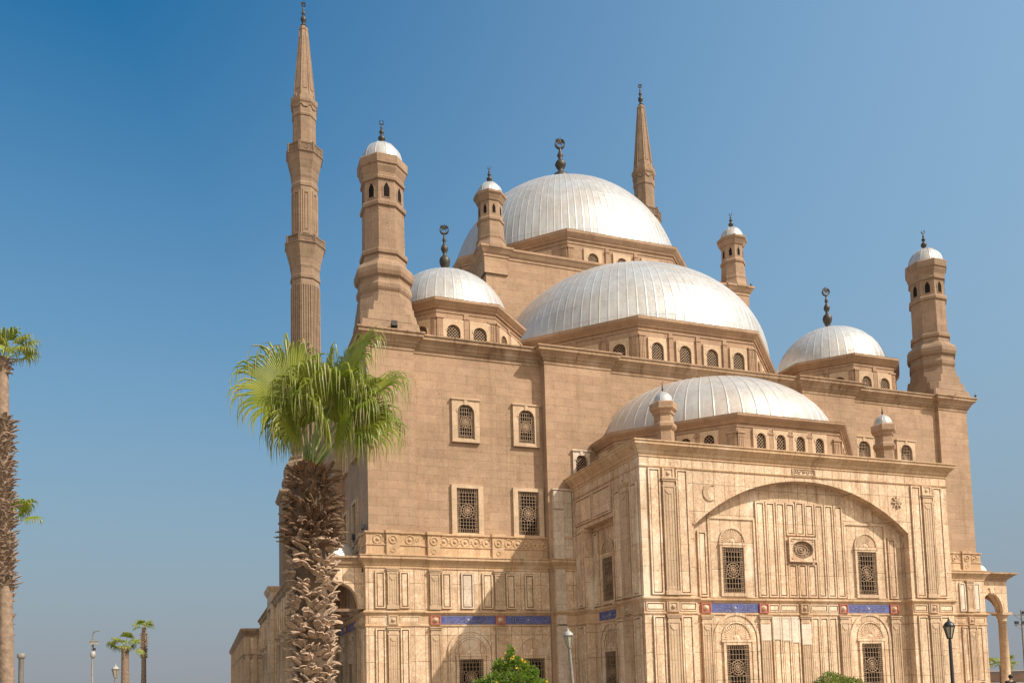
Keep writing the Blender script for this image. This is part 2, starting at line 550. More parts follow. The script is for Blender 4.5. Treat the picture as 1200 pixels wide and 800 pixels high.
        self.fring(F, [(s0 + i2 - .002, z0 + i2 - .002), (s1 - i2 + .002, z0 + i2 - .002), (s1 - i2 + .002, z1 - i2 + .002), (s0 + i2 - .002, z1 - i2 + .002)], [(s0 + b + .002, z0 + b + .002), (s1 - b - .002, z0 + b + .002), (s1 - b - .002, z1 - b - .002), (s0 + b + .002, z1 - b - .002)], d - 0.01, d + 0.006)
        self.cur = 0
    def build(self, name, mat, parent=None, recalc=True):
        me = bpy.data.meshes.new(name)
        me.from_pydata(self.v, [], self.f)
        me.polygons.foreach_set('use_smooth', self.sm)
        if recalc:
            bm = bmesh.new()
            bm.from_mesh(me)
            bmesh.ops.recalc_face_normals(bm, faces=bm.faces)
            bm.to_mesh(me)
            bm.free()
        me.update()
        for m_ in (mat if isinstance(mat, (list, tuple)) else [mat]):
            me.materials.append(m_)
        if any(self.mi) and len(self.mi) == len(me.polygons):
            me.polygons.foreach_set('material_index', self.mi)
        o = bpy.data.objects.new(name, me)
        COL.objects.link(o)
        if parent is not None:
            o.parent = parent
        return o

def frame(o, t):
    ox, oy = o
    tx, ty = t
    nx, ny = ty, -tx
    def F(s, d, z):
        return (ox + tx * s + nx * d, oy + ty * s + ny * d, z)
    F.o, F.t, F.n = o, t, (nx, ny)
    return F

def tag(o, label, cat, group=None, kind=None):
    if label: o['label'] = label
    if cat: o['category'] = cat
    if group: o['group'] = group
    if kind: o['kind'] = kind
    return o

def thing(name, label, cat, loc=(0, 0, 0), rz=0, group=None):
    o = bpy.data.objects.new(name, None)
    COL.objects.link(o)
    o.location = loc
    o.rotation_euler = (0, 0, rz)
    o.empty_display_size = 0.5
    return tag(o, label, cat, group)

def arc(sc, zc, rx, rz, a0, a1, n):
    return [(sc + rx * cos(a0 + (a1 - a0) * i / n), zc + rz * sin(a0 + (a1 - a0) * i / n)) for i in range(n + 1)]

def arch_pts(sc, z0, w, h, n=14, sharp=1.0):
    """opening outline, counter-clockwise from bottom left: semicircular head"""
    r = w / 2
    zs = z0 + h - r * sharp
    return [(sc - r, z0), (sc + r, z0)] + arc(sc, zs, r, r * sharp, 0, pi, n)

def rect_around(inner, sc, z0, z1, w):
    """points on a rectangle matching inner points radially"""
    out = []
    hw = w / 2
    zc = (min(p[1] for p in inner) + max(p[1] for p in inner)) / 2
    for s, z in inner:
        ds, dz = s - sc, z - zc
        ks = hw / abs(ds) if abs(ds) > 1e-6 else 1e9
        kz = ((z1 - zc) if dz > 0 else (zc - z0)) / abs(dz) if abs(dz) > 1e-6 else 1e9
        k = min(ks, kz)
        out.append((sc + ds * k, zc + dz * k))
    return out

# ------------------------------------------------------------------ lattice grilles
def square_grille(mb, F, s0, s1, z0, z1, d):
    w, h = s1 - s0, z1 - z0
    th = 0.022
    def bar(a0, a1, b0, b1, t=0.0):
        mb.fbox(F, a0, a1, d, d + 0.05 + t, b0, b1)
    bar(s0, s0 + .05, z0, z1); bar(s1 - .05, s1, z0, z1); bar(s0, s1, z1 - .05, z1); bar(s0, s1, z0, z0 + .05)
    side = w * 0.16
    # side borders of close bars
    for a in (s0 + side * 0.5, s0 + side, s1 - side, s1 - side * 0.5):
        bar(a - th / 2, a + th / 2, z0, z1, 0.003)
    k = 0
    z = z0 + 0.1
    while z < z1 - 0.05:
        bar(s0, s0 + side, z - th / 2, z + th / 2, 0.006)
        bar(s1 - side, s1, z - th / 2, z + th / 2, 0.006)
        z += 0.12
    zc = (z0 + z1) / 2
    R = min(w * 0.27, h * 0.145)
    # two open fields of squares above and below the rosette
    for za, zb in ((z0 + h * 0.10, zc - R * 1.25), (zc + R * 1.25, z1 - h * 0.10)):
        nz = max(2, int(round((zb - za) / 0.24)))
        for i in range(nz + 1):
            z = za + (zb - za) * i / nz
            bar(s0, s1, z - th / 2, z + th / 2, 0.009)
        for i in range(1, 5):
            s = s0 + side + (w - 2 * side) * i / 5
            bar(s - th / 2, s + th / 2, za, zb, 0.012)
    for za, zb in ((z0, z0 + h * 0.10), (z1 - h * 0.10, z1)):
        for i in range(1, 12):
            s = s0 + w * i / 12
            bar(s - th / 2, s + th / 2, za, zb, 0.012)
    for rr in (R * 1.1, R * 0.72, R * 0.4):
        mb.ftorus(F, (s0 + s1) / 2, zc, d + 0.03, rr, 0.03, 18, 4)
    mb.fboss(F, (s0 + s1) / 2, zc, d + 0.02, R * 0.22, 0.05, 8)
    for i in range(12):
        a = 2 * pi * i / 12
        c, s_ = cos(a), sin(a)
        sc = (s0 + s1) / 2
        p0, p1 = R * 0.2, R * 1.1
        q = 0.014
        pts = [(sc + c * p0 - s_ * q, zc + s_ * p0 + c * q), (sc + c * p0 + s_ * q, zc + s_ * p0 - c * q), (sc + c * p1 + s_ * q, zc + s_ * p1 - c * q), (sc + c * p1 - s_ * q, zc + s_ * p1 + c * q)]
        mb.fpoly(F, pts, d, d + 0.04)
    for sx in (-1, 1):                                        # corner fillets beside the rosette
        for sz in (-1, 1):
            mb.ftorus(F, (s0 + s1) / 2 + sx * R * 1.05, zc + sz * R * 0.95, d + 0.02, R * 0.3, 0.022, 10, 4)

def diamond_grille(mb, F, s0, s1, z0, z1, d, pitch=0.2):
    w, h = s1 - s0, z1 - z0
    q = 0.013
    k = -h
    while k < w:
        for sgn in (1, -1):
            # line s = s0+k+t, z=z0+t  (or mirrored)
            t0 = max(0, -k)
            t1 = min(h, w - k)
            if t1 - t0 > 0.03:
                a = (k + t0, t0); b = (k + t1, t1)
                if sgn < 0:
                    a = (w - a[0], a[1]); b = (w - b[0], b[1])
                dx, dz = b[0] - a[0], b[1] - a[1]
                l = hypot(dx, dz)
                nx, nz = -dz / l * q, dx / l * q
                pts = [(s0 + a[0] - nx, z0 + a[1] - nz), (s0 + b[0] - nx, z0 + b[1] - nz), (s0 + b[0] + nx, z0 + b[1] + nz), (s0 + a[0] + nx, z0 + a[1] + nz)]
                mb.fpoly(F, pts, d, d + (0.03 if sgn > 0 else 0.033))
        k += pitch

def window(parent, F, sc, z0, w, h, fw, ft, d=0.0, arched=True, grille='square', matf=SAND, proud=0.12, cap=True, lab=None, sharp=1.0, sillz=None):
    """framed opening: frame (window) > pane, grille; fw frame width all told, ft its top"""
    mb = MB()
    zb = z0 - 0.16 if sillz is None else sillz
    if arched:
        inner = arch_pts(sc, z0, w, h, 14, sharp)
    else:
        inner = [(sc - w / 2, z0), (sc + w / 2, z0), (sc + w / 2, z0 + h), (sc - w / 2, z0 + h)]
    if arched:
        outer = rect_around(inner, sc, zb, ft, fw)
    else:
        outer = [(sc - fw / 2, zb), (sc + fw / 2, zb), (sc + fw / 2, ft), (sc - fw / 2, ft)]
    if arched:
        r_ = w / 2
        zs_ = z0 + h - r_ * sharp
        mb.fpoly(F, [(sc - fw / 2, z0), (sc - r_, z0), (sc - r_, zs_)] + arc(sc, zs_, r_, r_ * sharp, pi, 0, 16)[1:] + [(sc + r_, z0), (sc + fw / 2, z0), (sc + fw / 2, ft), (sc - fw / 2, ft)], d - 0.02, d + proud)
        mb.fbox(F, sc - fw / 2, sc + fw / 2, d - 0.02, d + proud, zb, z0 - .001)
    else:
        mb.fring(F, inner, outer, d - 0.02, d + proud)
    if cap:
        mb.fbox(F, sc - fw / 2 - 0.06, sc + fw / 2 + 0.06, d - 0.02, d + proud + 0.07, ft + 0.002, ft + 0.09)
        mb.fbox(F, sc - 0.10, sc + 0.10, d - 0.02, d + proud + 0.05, z0 + h - 0.04, ft - 0.004)
    if arched:
        o2 = [(sc + (s - sc) * 1.0 + (0.07 if s > sc else -0.07) * (1 if abs(s - sc) > w * .49 else abs(s - sc) / (w * .5)), z + (0.07 if z > z0 + h * 0.6 else 0)) for s, z in inner[1:]]
        mb.fring(F, inner[1:], o2, d + proud - 0.02, d + proud + 0.03, closed=False)
    mb.fbox(F, sc - fw / 2 - 0.03, sc + fw / 2 + 0.03, d - 0.02, d + proud + 0.05, zb - 0.07, zb - 0.003)
    wo_ = mb.build("window", matf, parent)
    if lab: wo_['label'] = lab
    p = MB()
    p.fpoly(F, inner, d - 0.02, d + 0.012)
    p.build("pane", DARK, wo_)
    g = MB()
    if grille == 'square':
        square_grille(g, F, sc - w / 2, sc + w / 2, z0, z0 + h - (0 if not arched else 0.0), d + 0.016)
    else:
        diamond_grille(g, F, sc - w / 2, sc + w / 2, z0, z0 + h, d + 0.016)
    g.build("grille", GRILLE, wo_)
    return wo_

# ------------------------------------------------------------------ domes, finials
def dome_mesh(cx, cy, z0, R, h, nr, nh, raise_, name, parent, sub=2, seam_w=0.045, mat=None, ogee=0.0):
    mb = MB()
    th = []
    dth = seam_w / R
    for i in range(nr):
        a = 2 * pi * i / nr
        step = 2 * pi / nr
        th += [(a - dth * 2.2, 0), (a - dth, 0), (a - dth * 0.4, 1), (a + dth * 0.4, 1), (a + dth, 0), (a + dth * 2.2, 0)]
        for k in range(1, sub):
            th.append((a + step * k / sub, 0))
    th.sort()
    ph = []
    M_ = 26
    base = [(pi / 2 * i / M_, 0) for i in range(M_)]
    seams = [pi / 2 * (j + 0.6) / (nh + 0.9) for j in range(nh)] if nh else []
    for s in seams:
        dp = seam_w * 0.8 / max(R, h)
        base = [b for b in base if abs(b[0] - s) > dp * 3.0]
        base += [(s - dp * 2, 0), (s - dp, 0), (s - dp * .3, .7), (s + dp * .3, .7), (s + dp, 0), (s + dp * 2, 0)]
    base.sort()
    vs = []
    n = len(th)
    for p, rp in base:
        for a, ra in th:
            rr = raise_ * max(ra, rp) * (1 if p < 1.35 else 0.4)
            rad = R * cos(p)
            zz = h * sin(p)
            if ogee:
                zz += ogee * h * max(0, (p / (pi / 2) - 0.55)) ** 2 * 4
            vs.append((cx + (rad + rr * cos(p)) * cos(a), cy + (rad + rr * cos(p)) * sin(a), z0 + zz + rr * sin(p)))
    vs.append((cx, cy, z0 + h * (1 + ogee * 0.81) + raise_ * 0.4))
    fs = []
    m = len(base)
    for i in range(m - 1):
        for k in range(n):
            k2 = (k + 1) % n
            fs.append((i * n + k, i * n + k2, (i + 1) * n + k2, (i + 1) * n + k))
    for k in range(n):
        fs.append(((m - 1) * n + k, (m - 1) * n + (k + 1) % n, m * n))
    mb.add(vs, fs, True)
    return mb.build(name, mat or DOME, parent)

def finial(parent, cx, cy, z0, H, fat=1.0, spikes=True, name="finial"):
    mb = MB()
    q = H * fat
    pr = [(0.16 * q, 0), (0.10 * q, 0.05), (0.055 * q, 0.09), (0.09 * q, 0.14), (0.135 * q, 0.20), (0.155 * q, 0.26), (0.13 * q, 0.315), (0.06 * q, 0.36),
          (0.045 * q, 0.40), (0.08 * q, 0.44), (0.105 * q, 0.485), (0.08 * q, 0.53), (0.04 * q, 0.57), (0.035 * q, 0.60), (0.06 * q, 0.635), (0.04 * q, 0.67), (0.025 * q, 0.70), (0.025 * q, 0.745)]
    mb.lathe(cx, cy, [(r, z0 + z * H) for r, z in pr], 14, 0, True)
    F = frame((cx, cy), (cos(-0.25), sin(-0.25)))
    R = 0.080 * H
    zc = z0 + 0.745 * H + R
    # crescent: tapered open ring
    n = 22
    outer, inner = [], []
    for i in range(n + 1):
        a = radians(115 + 310 * i / n)
        outer.append((R * cos(a), zc + R * sin(a)))
        a2 = a
        ri = R * 0.83
        inner.append((ri * cos(a2), zc + R * 0.10 + ri * 0.98 * sin(a2)))
    mb.fring(F, inner, outer, -0.02 * H, 0.02 * H, closed=False)
    mb.fring(F, [(s, z) for s, z in inner], [(s * 1.0, z) for s, z in outer], 0.021 * H, -0.021 * H, closed=False)
    if spikes:
        zc2 = zc + R * 0.55
        for i in range(10):
            a = 2 * pi * i / 10 + 0.15
            l = R * (0.78 if i % 2 else 0.95)
            q = 0.012 * H + 0.008
            pts = [(-sin(a) * q, zc2 + cos(a) * q), (sin(a) * q, zc2 - cos(a) * q), (cos(a) * l, zc2 + sin(a) * l)]
            mb.fpoly(F, pts, -0.012 * H, 0.012 * H)
        mb.fboss(F, 0, zc2, 0, R * 0.28, R * 0.2, 8)
    return mb.build(name, BRONZE, parent)

def octa(cx, cy, apothem):
    r = apothem / cos(pi / 8)
    return [(cx + r * cos(-pi / 2 - pi / 8 + k * pi / 4), cy + r * sin(-pi / 2 - pi / 8 + k * pi / 4)) for k in range(8)]

def face_frame(cx, cy, a, th):
    return frame((cx + a * cos(th), cy + a * sin(th)), (-sin(th), cos(th)))

# ================================================================== SETTING
g = MB()
g.add([(-3000, -3000, 0), (3000, -3000, 0), (3000, 3000, 0), (-3000, 3000, 0)], [(0, 1, 2, 3)])
gr = g.build("ground", PAVE)
tag(gr, None, None, None, 'structure')

# ================================================================== MOSQUE
MOSQ = thing("mosque", "large sandstone mosque with silvery domes, corner towers and alabaster clad lower storey", "mosque", (0, 0, 0))

B = 22.7
side = [(-23.0, .3), (-20.2, .3), (-20.2, 0), (-12, 0), (-12, .65), (-7.45, .65), (-7.45, .3), (7.45, .3), (7.45, .65), (12, .65), (12, 0), (20.2, 0), (20.2, .3)]
def ring_path(side, B, close=True):
    out = []
    for k in range(4):
        c, s = [(1, 0), (0, 1), (-1, 0), (0, -1)][k]
        for (u, d) in side:
            x, y = u, -(B + d)
            out.append((x * c - y * s, x * s + y * c))
    return out
WALLP = ring_path(side, B)
FRONT = frame((0, -B), (1, 0))
LEFT = frame((-B, 0), (0, -1))
RIGHT = frame((B, 0), (0, 1))

# upper walls
mb = MB()
mb.molding(WALLP, [(0, 0), (0, 21.65)])
mb.add([(x, y, 21.6) for x, y in WALLP], [tuple(range(len(WALLP)))])
mb.build("upper_wall", SAND, MOSQ)
mb = MB()
mb.molding(WALLP, [(-0.3, 21.3), (0.0, 21.301), (0.05, 21.34), (0.05, 21.5), (0.14, 21.56), (0.14, 21.66), (0.22, 21.72), (0.26, 21.84), (0.40, 21.98), (0.52, 22.06), (0.52, 22.22), (0.60, 22.26), (0.60, 22.34), (-0.6, 22.36)])
mb.build("main_cornice", SANDT, MOSQ)
mb = MB()
mb.add([(x * 0.985, y * 0.985, 22.355) for x, y in WALLP], [tuple(range(len(WALLP)))])
mb.build("roof", SANDT, MOSQ)

# wall windows: arched upper row, oblong lower row
for F, nm in ((FRONT, 'front'), (LEFT, 'left'), (RIGHT, 'right')):
    for s in (-17.0, -13.1, 13.1, 17.0):
        if nm == 'right': continue
        window(MOSQ, F, s, 16.35, 1.06, 2.1, 1.72, 18.72, 0, True, 'square', FRAME, 0.15)
        if nm == 'front' and s > 0: continue
        window(MOSQ, F, s, 10.6, 1.36, 2.72, 1.98, 13.55, 0, False, 'square', FRAME, 0.16, cap=False)
window(MOSQ, FRONT, -9.72, 14.12, 0.78, 1.55, 1.15, 15.9, 0.65, True, 'diamond', WHITEM, 0.14)
window(MOSQ, FRONT, 9.55, 13.7, 0.8, 1.55, 1.15, 15.5, 0.65, True, 'diamond', WHITEM, 0.14)

# ---- central square block and drums
def drum(cx, cy, ap, z0, zc0, zc1, faces, wins, pils, gw, gz0, gtop, fw, ftop, dn, corner_pil=True, lab=None):
    mb = MB()
    path = octa(cx, cy, ap)
    mb.molding(path, [(0, z0), (0, zc0 + 0.05)])
    h = zc1 - zc0
    mb.molding(path, [(0, zc0 - 0.42 * h), (0.05, zc0 - 0.40 * h), (0.05, zc0 - 0.22 * h), (0.008, zc0 - 0.2 * h), (0.008, zc0), (0.12, zc0 + 0.05 * h), (0.14, zc0 + 0.2 * h), (0.2, zc0 + 0.28 * h), (0.36, zc0 + 0.62 * h), (0.40, zc0 + 0.72 * h), (0.40, zc0 + 0.94 * h), (0.42, zc1), (-0.5, zc1 + 0.05)], True, True)
    hw = ap * math.tan(pi / 8)
    for th in faces:
        F = face_frame(cx, cy, ap, radians(th))
        ph_ = zc0 - 0.42 * h
        for p in pils:
            mb.fbox(F, p - 0.16, p + 0.16, -0.02, 0.11, z0, ph_ - 0.35)
            mb.fbox(F, p - 0.20, p + 0.20, -0.02, 0.15, ph_ - 0.34, ph_ - 0.24)
            mb.fbox(F, p - 0.14, p + 0.14, -0.02, 0.08, ph_ - 0.24, ph_)
        if corner_pil:
            for sg in (-1, 1):
                c = sg * (hw - 0.24)
                mb.fbox(F, c - 0.22, c + 0.22, -0.02, 0.10, z0, ph_ - 0.40)
                mb.fbox(F, c - 0.27, c + 0.27, -0.02, 0.15, ph_ - 0.39, ph_ - 0.27)
                for q in (-0.12, 0, 0.12):
                    mb.fbox(F, c + q - 0.03, c + q + 0.03, 0.09, 0.125, z0, ph_ - 0.5)
    d = mb.build("drum", SAND, MOSQ)
    if lab: d['label'] = lab
    for th in faces:
        F = face_frame(cx, cy, ap, radians(th))
        for w_ in wins:
            window(MOSQ, F, w_, gz0, gw, gtop - gz0, fw, ftop, 0, True, 'diamond', FRAME, 0.12, cap=False, sillz=gz0 - 0.1)
    return d

mb = MB()
hb = 11.75
blk = [(-hb, -hb), (hb, -hb), (hb, hb), (-hb, hb)]
mb.molding(blk, [(0, 21.0), (0, 34.2)])
cp = [(0, 34.05), (0.06, 34.08), (0.06, 34.25), (0.14, 34.32), (0.30, 34.62), (0.36, 34.68), (0.36, 34.84), (-0.4, 34.9)]
mb.molding(blk, cp, True, True)
for sx in (-1, 1):                                         # corner pedestals below the turrets
    for sy in (-1, 1):
        cx, cy = sx * 10.95, sy * 10.95
        q = 0.95
        mb.molding([(cx - q, cy - q), (cx + q, cy - q), (cx + q, cy + q), (cx - q, cy + q)], [(0, 32.8)] + [(o + .02, z + 0.01) for o, z in cp], True, True)
mb.build("central_block", SAND, MOSQ)

ALLF = (-90, -45, -135, 180, 0)
drum(0, 0, 11.5, 34.5, 36.7, 37.4, ALLF, (-2.6, 0, 2.6), (-1.3, 1.3), 0.92, 34.85, 35.8, 1.62, 36.15, 64)
drum(0, -11.0, 11.0, 22.0, 25.2, 25.8, (-90, -45, -135), (-3.21, -1.07, 1.07, 3.21), (-2.14, 0, 2.14), 0.90, 23.0, 24.2, 1.38, 24.5, 60)
drum(-11.0, 0, 11.0, 22.0, 25.2, 25.8, (180, -135), (-3.21, -1.07, 1.07, 3.21), (-2.14, 0, 2.14), 0.90, 23.0, 24.2, 1.38, 24.5, 60)
drum(11.0, 0, 11.0, 22.0, 25.2, 25.8, (0, -45), (-3.21, -1.07, 1.07, 3.21), (-2.14, 0, 2.14), 0.90, 23.0, 24.2, 1.38, 24.5, 60)
drum(0, 11.0, 11.0, 22.0, 25.2, 25.8, (), (), (), 0.90, 23.0, 24.2, 1.38, 24.5, 60)
for sx in (-1, 1):
    for sy in (-1, 1):
        fc = (-90, -45, -135, 180) if sy < 0 else ((180, -135) if sx < 0 else ())
        drum(sx * 16.26, sy * 16.26, 4.68, 22.0, 25.15, 25.72, fc, (-0.87, 0.87), (0.0,), 0.88, 22.95, 24.15, 1.34, 24.5, 24)

dm = dome_mesh(0, 0, 37.3, 10.75, 10.75, 110, 7, 0.015, "dome", MOSQ)
dm['label'] = "highest and largest dome over the middle of the mosque"
finial(dm, 0, 0, 47.95, 6.1, 0.85)
dm = dome_mesh(0.45, -11.1, 25.7, 11.0, 8.45, 104, 9, 0.014, "dome", MOSQ)
dm['label'] = "wide bright half dome below the main dome"
dome_mesh(-11.2, 0, 25.7, 10.9, 8.5, 104, 9, 0.014, "dome", MOSQ)
dome_mesh(11.2, 0, 25.7, 10.9, 8.5, 104, 9, 0.014, "dome", MOSQ)
for sx in (-1, 1):
    for sy in (-1, 1):
        dm = dome_mesh(sx * 16.26, sy * 16.26, 25.65, 4.35, 4.15, 44, 4, 0.012, "dome", MOSQ)
        finial(dm, sx * 16.26, sy * 16.26, 29.75, 4.0, 0.62)

# ---- turrets on the central block
def tower_window(parent, cx, cy, ap, th, z0, w, h):
    F = face_frame(cx, cy, ap, th)
    mb = MB()
    pts = [(-w / 2, z0), (w / 2, z0), (w / 2, z0 + h * .62), (w * .22, z0 + h * .86), (0, z0 + h), (-w * .22, z0 + h * .86), (-w / 2, z0 + h * .62)]
    inner = [(s * 0.86, z0 + (z - z0) * 0.96 + 0.01) for s, z in pts]
    mb.fring(F, inner, [(s * 1.2, z0 - 0.03 + (z - z0) * 1.08) for s, z in pts], -0.12, 0.025)
    o = mb.build("tower_window", TOWER, parent)
    return o, (F, inner)

def turret(cx, cy):
    mb = MB()
    pr = [(1.38, 34.7), (1.34, 34.95), (1.2, 35.3), (1.13, 35.55), (1.16, 35.58), (1.17, 35.7), (1.06, 35.78), (0.99, 36.98), (1.08, 37.04), (1.10, 37.2), (0.99, 37.3), (0.96, 37.42),
          (0.94, 38.6), (1.02, 38.64), (1.06, 38.74), (1.2, 39.0), (1.30, 39.12), (1.30, 39.3), (1.02, 39.36)]
    mb.lathe(cx, cy, pr, 8, pi / 8)
    t = mb.build("turret", TOWER, MOSQ)
    for th in (-90, -45, -135, 180):
        o, (F, inner) = tower_window(t, cx, cy, 0.95 * cos(pi / 8) - 0.005, radians(th), 37.6, 0.30, 0.78)
        dk = MB()
        dk.fpoly(F, inner, -0.12, -0.02 + 0.035)
        dk.build("opening", DARK, t)
    d = dome_mesh(cx, cy, 39.34, 1.0, 1.15, 10, 0, 0.02, "turret_dome", t, 3, 0.02)
    finial(t, cx, cy, 40.4, 1.6, 0.9, False)
for sx in (-1, 1):
    for sy in (-1, 1):
        turret(sx * 11.05, sy * 11.05)

# ---- four corner towers (the two rear ones are the minarets)
def chsq(cx, cy, h, ch, z):
    return [(cx + a, cy + b, z) for a, b in ((-h + ch, -h), (h - ch, -h), (h, -h + ch), (h, h - ch), (h - ch, h), (-h + ch, h), (-h, h - ch), (-h, -h + ch))]

def corner_tower(cx, cy):
    mb = MB()
    k = 2 - sqrt(2)
    # square foot broached back to an octagon in four steps
    tiers = [(22.2, 22.95, 1.86, 0.10, 1.72), (22.95, 23.55, 1.74, 0.42, 1.66), (23.55, 24.15, 1.66, 0.68, 1.60), (24.15, 24.8, 1.60, 0.9, 1.53)]
    for z0, z1, h0, ch, h1 in tiers:
        mb.loft([chsq(cx, cy, h0, ch, z0), chsq(cx, cy, (h0 + h1) / 2, ch, (z0 + z1) / 2), chsq(cx, cy, h1, ch * 1.02, z1)])
        mb.loft([chsq(cx, cy, h1 - 0.06, k * (h1 - 0.06), z0), chsq(cx, cy, h1 - 0.06, k * (h1 - 0.06), z1 + 0.004)])
    def R(ap): return ap / cos(pi / 8)
    pr = [(R(1.46), 24.6), (R(1.48), 24.9), (R(1.53), 24.98), (R(1.58), 25.1), (R(1.58), 25.35), (R(1.50), 25.48), (R(1.48), 25.6),
          (R(1.50), 25.75), (R(1.64), 25.88), (R(1.71), 26.1), (R(1.70), 26.38), (R(1.58), 26.62), (R(1.38), 26.78), (R(1.29), 26.95),
          (R(1.25), 27.3), (R(1.36), 27.32), (R(1.38), 27.5), (R(1.36), 27.6), (R(1.22), 27.68), (R(1.20), 30.3), (R(1.31), 30.33), (R(1.33), 30.5), (R(1.30), 30.6), (R(1.19), 30.68),
          (R(1.17), 31.95), (R(1.27), 31.97), (R(1.29), 32.12), (R(1.22), 32.2), (R(1.24), 32.4), (R(1.36), 32.72), (R(1.36), 32.84), (R(1.44), 32.9), (R(1.46), 33.38), (R(1.40), 33.46), (R(1.25), 33.47)]
    mb.lathe(cx, cy, pr, 8, pi / 8)
    t = mb.build("corner_tower", TOWER, MOSQ)
    for th in (-90, -45, -135, 180):
        o, (F, inner) = tower_window(t, cx, cy, 1.195, radians(th), 30.85, 0.42, 0.95)
        dk = MB()
        dk.fpoly(F, inner, -0.12, 0.015)
        dk.build("opening", DARK, t)
    d = dome_mesh(cx, cy, 33.45, 1.27, 1.45, 12, 0, 0.02, "tower_dome", t, 3, 0.025)
    finial(t, cx, cy, 34.8, 1.85, 0.8, False)
for sx in (-1, 1):
    corner_tower(sx * 21.58, -21.4)

# ================================================================== ALABASTER LOWER STOREY
ME = 23.2
mside = [(-23.3, .05), (-20.05, .05), (-20.05, -.12), (-11.75, -.12), (-11.75, .3), (11.75, .3), (11.75, -.12), (20.05, -.12), (20.05, .05)]
MP = ring_path([(a if abs(a) < 23.2 else math.copysign(ME + .05, a), d) for a, d in mside], ME)
MF = frame((0, -ME), (1, 0))
ML = frame((-ME, 0), (0, -1))
mb = MB()
mb.molding(MP, [(0, 0), (0, 8.7)])
mb.add([(x, y, 8.68) for x, y in MP], [tuple(range(len(MP)))])
mb.molding(MP, [(0.0, 0.0), (0.12, 0.001), (0.12, 0.55), (0.05, 0.62), (0.0, 0.66)])
mb.build("lower_wall", MARB, MOSQ)
mb = MB()
mb.molding(MP, [(0, 5.0), (0.06, 5.03), (0.06, 5.10), (0.02, 5.15), (0.02, 5.63), (0.07, 5.67), (0.10, 5.74), (0.17, 5.80), (0.17, 5.88), (0, 5.93)])
mb.molding(MP, [(0, 8.33), (0.05, 8.36), (0.05, 8.46), (0.1, 8.52), (0.16, 8.66), (0.30, 8.82), (0.34, 8.86), (0.34, 8.98), (0.38, 9.02), (0.38, 9.06), (-0.3, 9.10)])
mb.build("lower_cornice", MARBC, MOSQ)
mb = MB()
PPATH = [(x * 0.9965, y * 0.9965) for x, y in MP]
mb.molding(PPATH, [(0, 9.05), (0, 10.33), (0.09, 10.38), (0.09, 10.47), (-0.35, 10.49), (-0.35, 9.05)])
mb.molding(PPATH, [(0, 9.08), (0.05, 9.10), (0.05, 9.2), (0, 9.22)])
mb.molding(PPATH, [(0, 9.66), (0.05, 9.68), (0.05, 9.74), (0, 9.76)])
def guilloche(F, s0, s1, d):
    n = max(1, int(round((s1 - s0) / 0.62)))
    st = (s1 - s0) / n
    for i in range(n):
        s = s0 + st * (i + .5)
        mb.ftorus(F, s, 10.02, d, 0.25, 0.045, 14, 5)
        mb.fboss(F, s, 10.02, d - 0.01, 0.11, 0.09, 8)
        mb.ftorus(F, s + st / 2, 10.02, d, 0.09, 0.03, 8, 4)
for (F, rng) in ((MF, (-22.95, 22.95)), (ML, (-22.95, 22.95))):
    for sg in (-1, 1):
        dd = -0.03
        guilloche(F, *(sorted((sg * 22.9, sg * 22.15))), dd)
        guilloche(F, *(sorted((sg * 21.1, sg * 20.2))), dd)
        guilloche(F, *(sorted((sg * 18.9, sg * 15.6))), dd - .17)
        guilloche(F, *(sorted((sg * 14.8, sg * 12.0))), dd - .17)
        for ps, dq in ((21.65, 0), (19.2, -.17), (15.22, -.17)):
            mb.fbox(F, sg * ps - 0.38, sg * ps + 0.38, -0.3, 0.10 + dq, 9.051, 10.36)
            mb.fbox(F, sg * ps - 0.44, sg * ps + 0.44, -0.3, 0.17 + dq, 10.362, 10.55)
            mb.ftorus(F, sg * ps, 10.0, 0.10 + dq, 0.22, 0.05, 14, 5)
            mb.fboss(F, sg * ps, 10.0, 0.09 + dq, 0.1, 0.08, 8)
            mb.ftorus(F, sg * ps, 9.38, 0.10 + dq, 0.13, 0.03, 12, 5)
mb.build("parapet", MARBC, MOSQ)

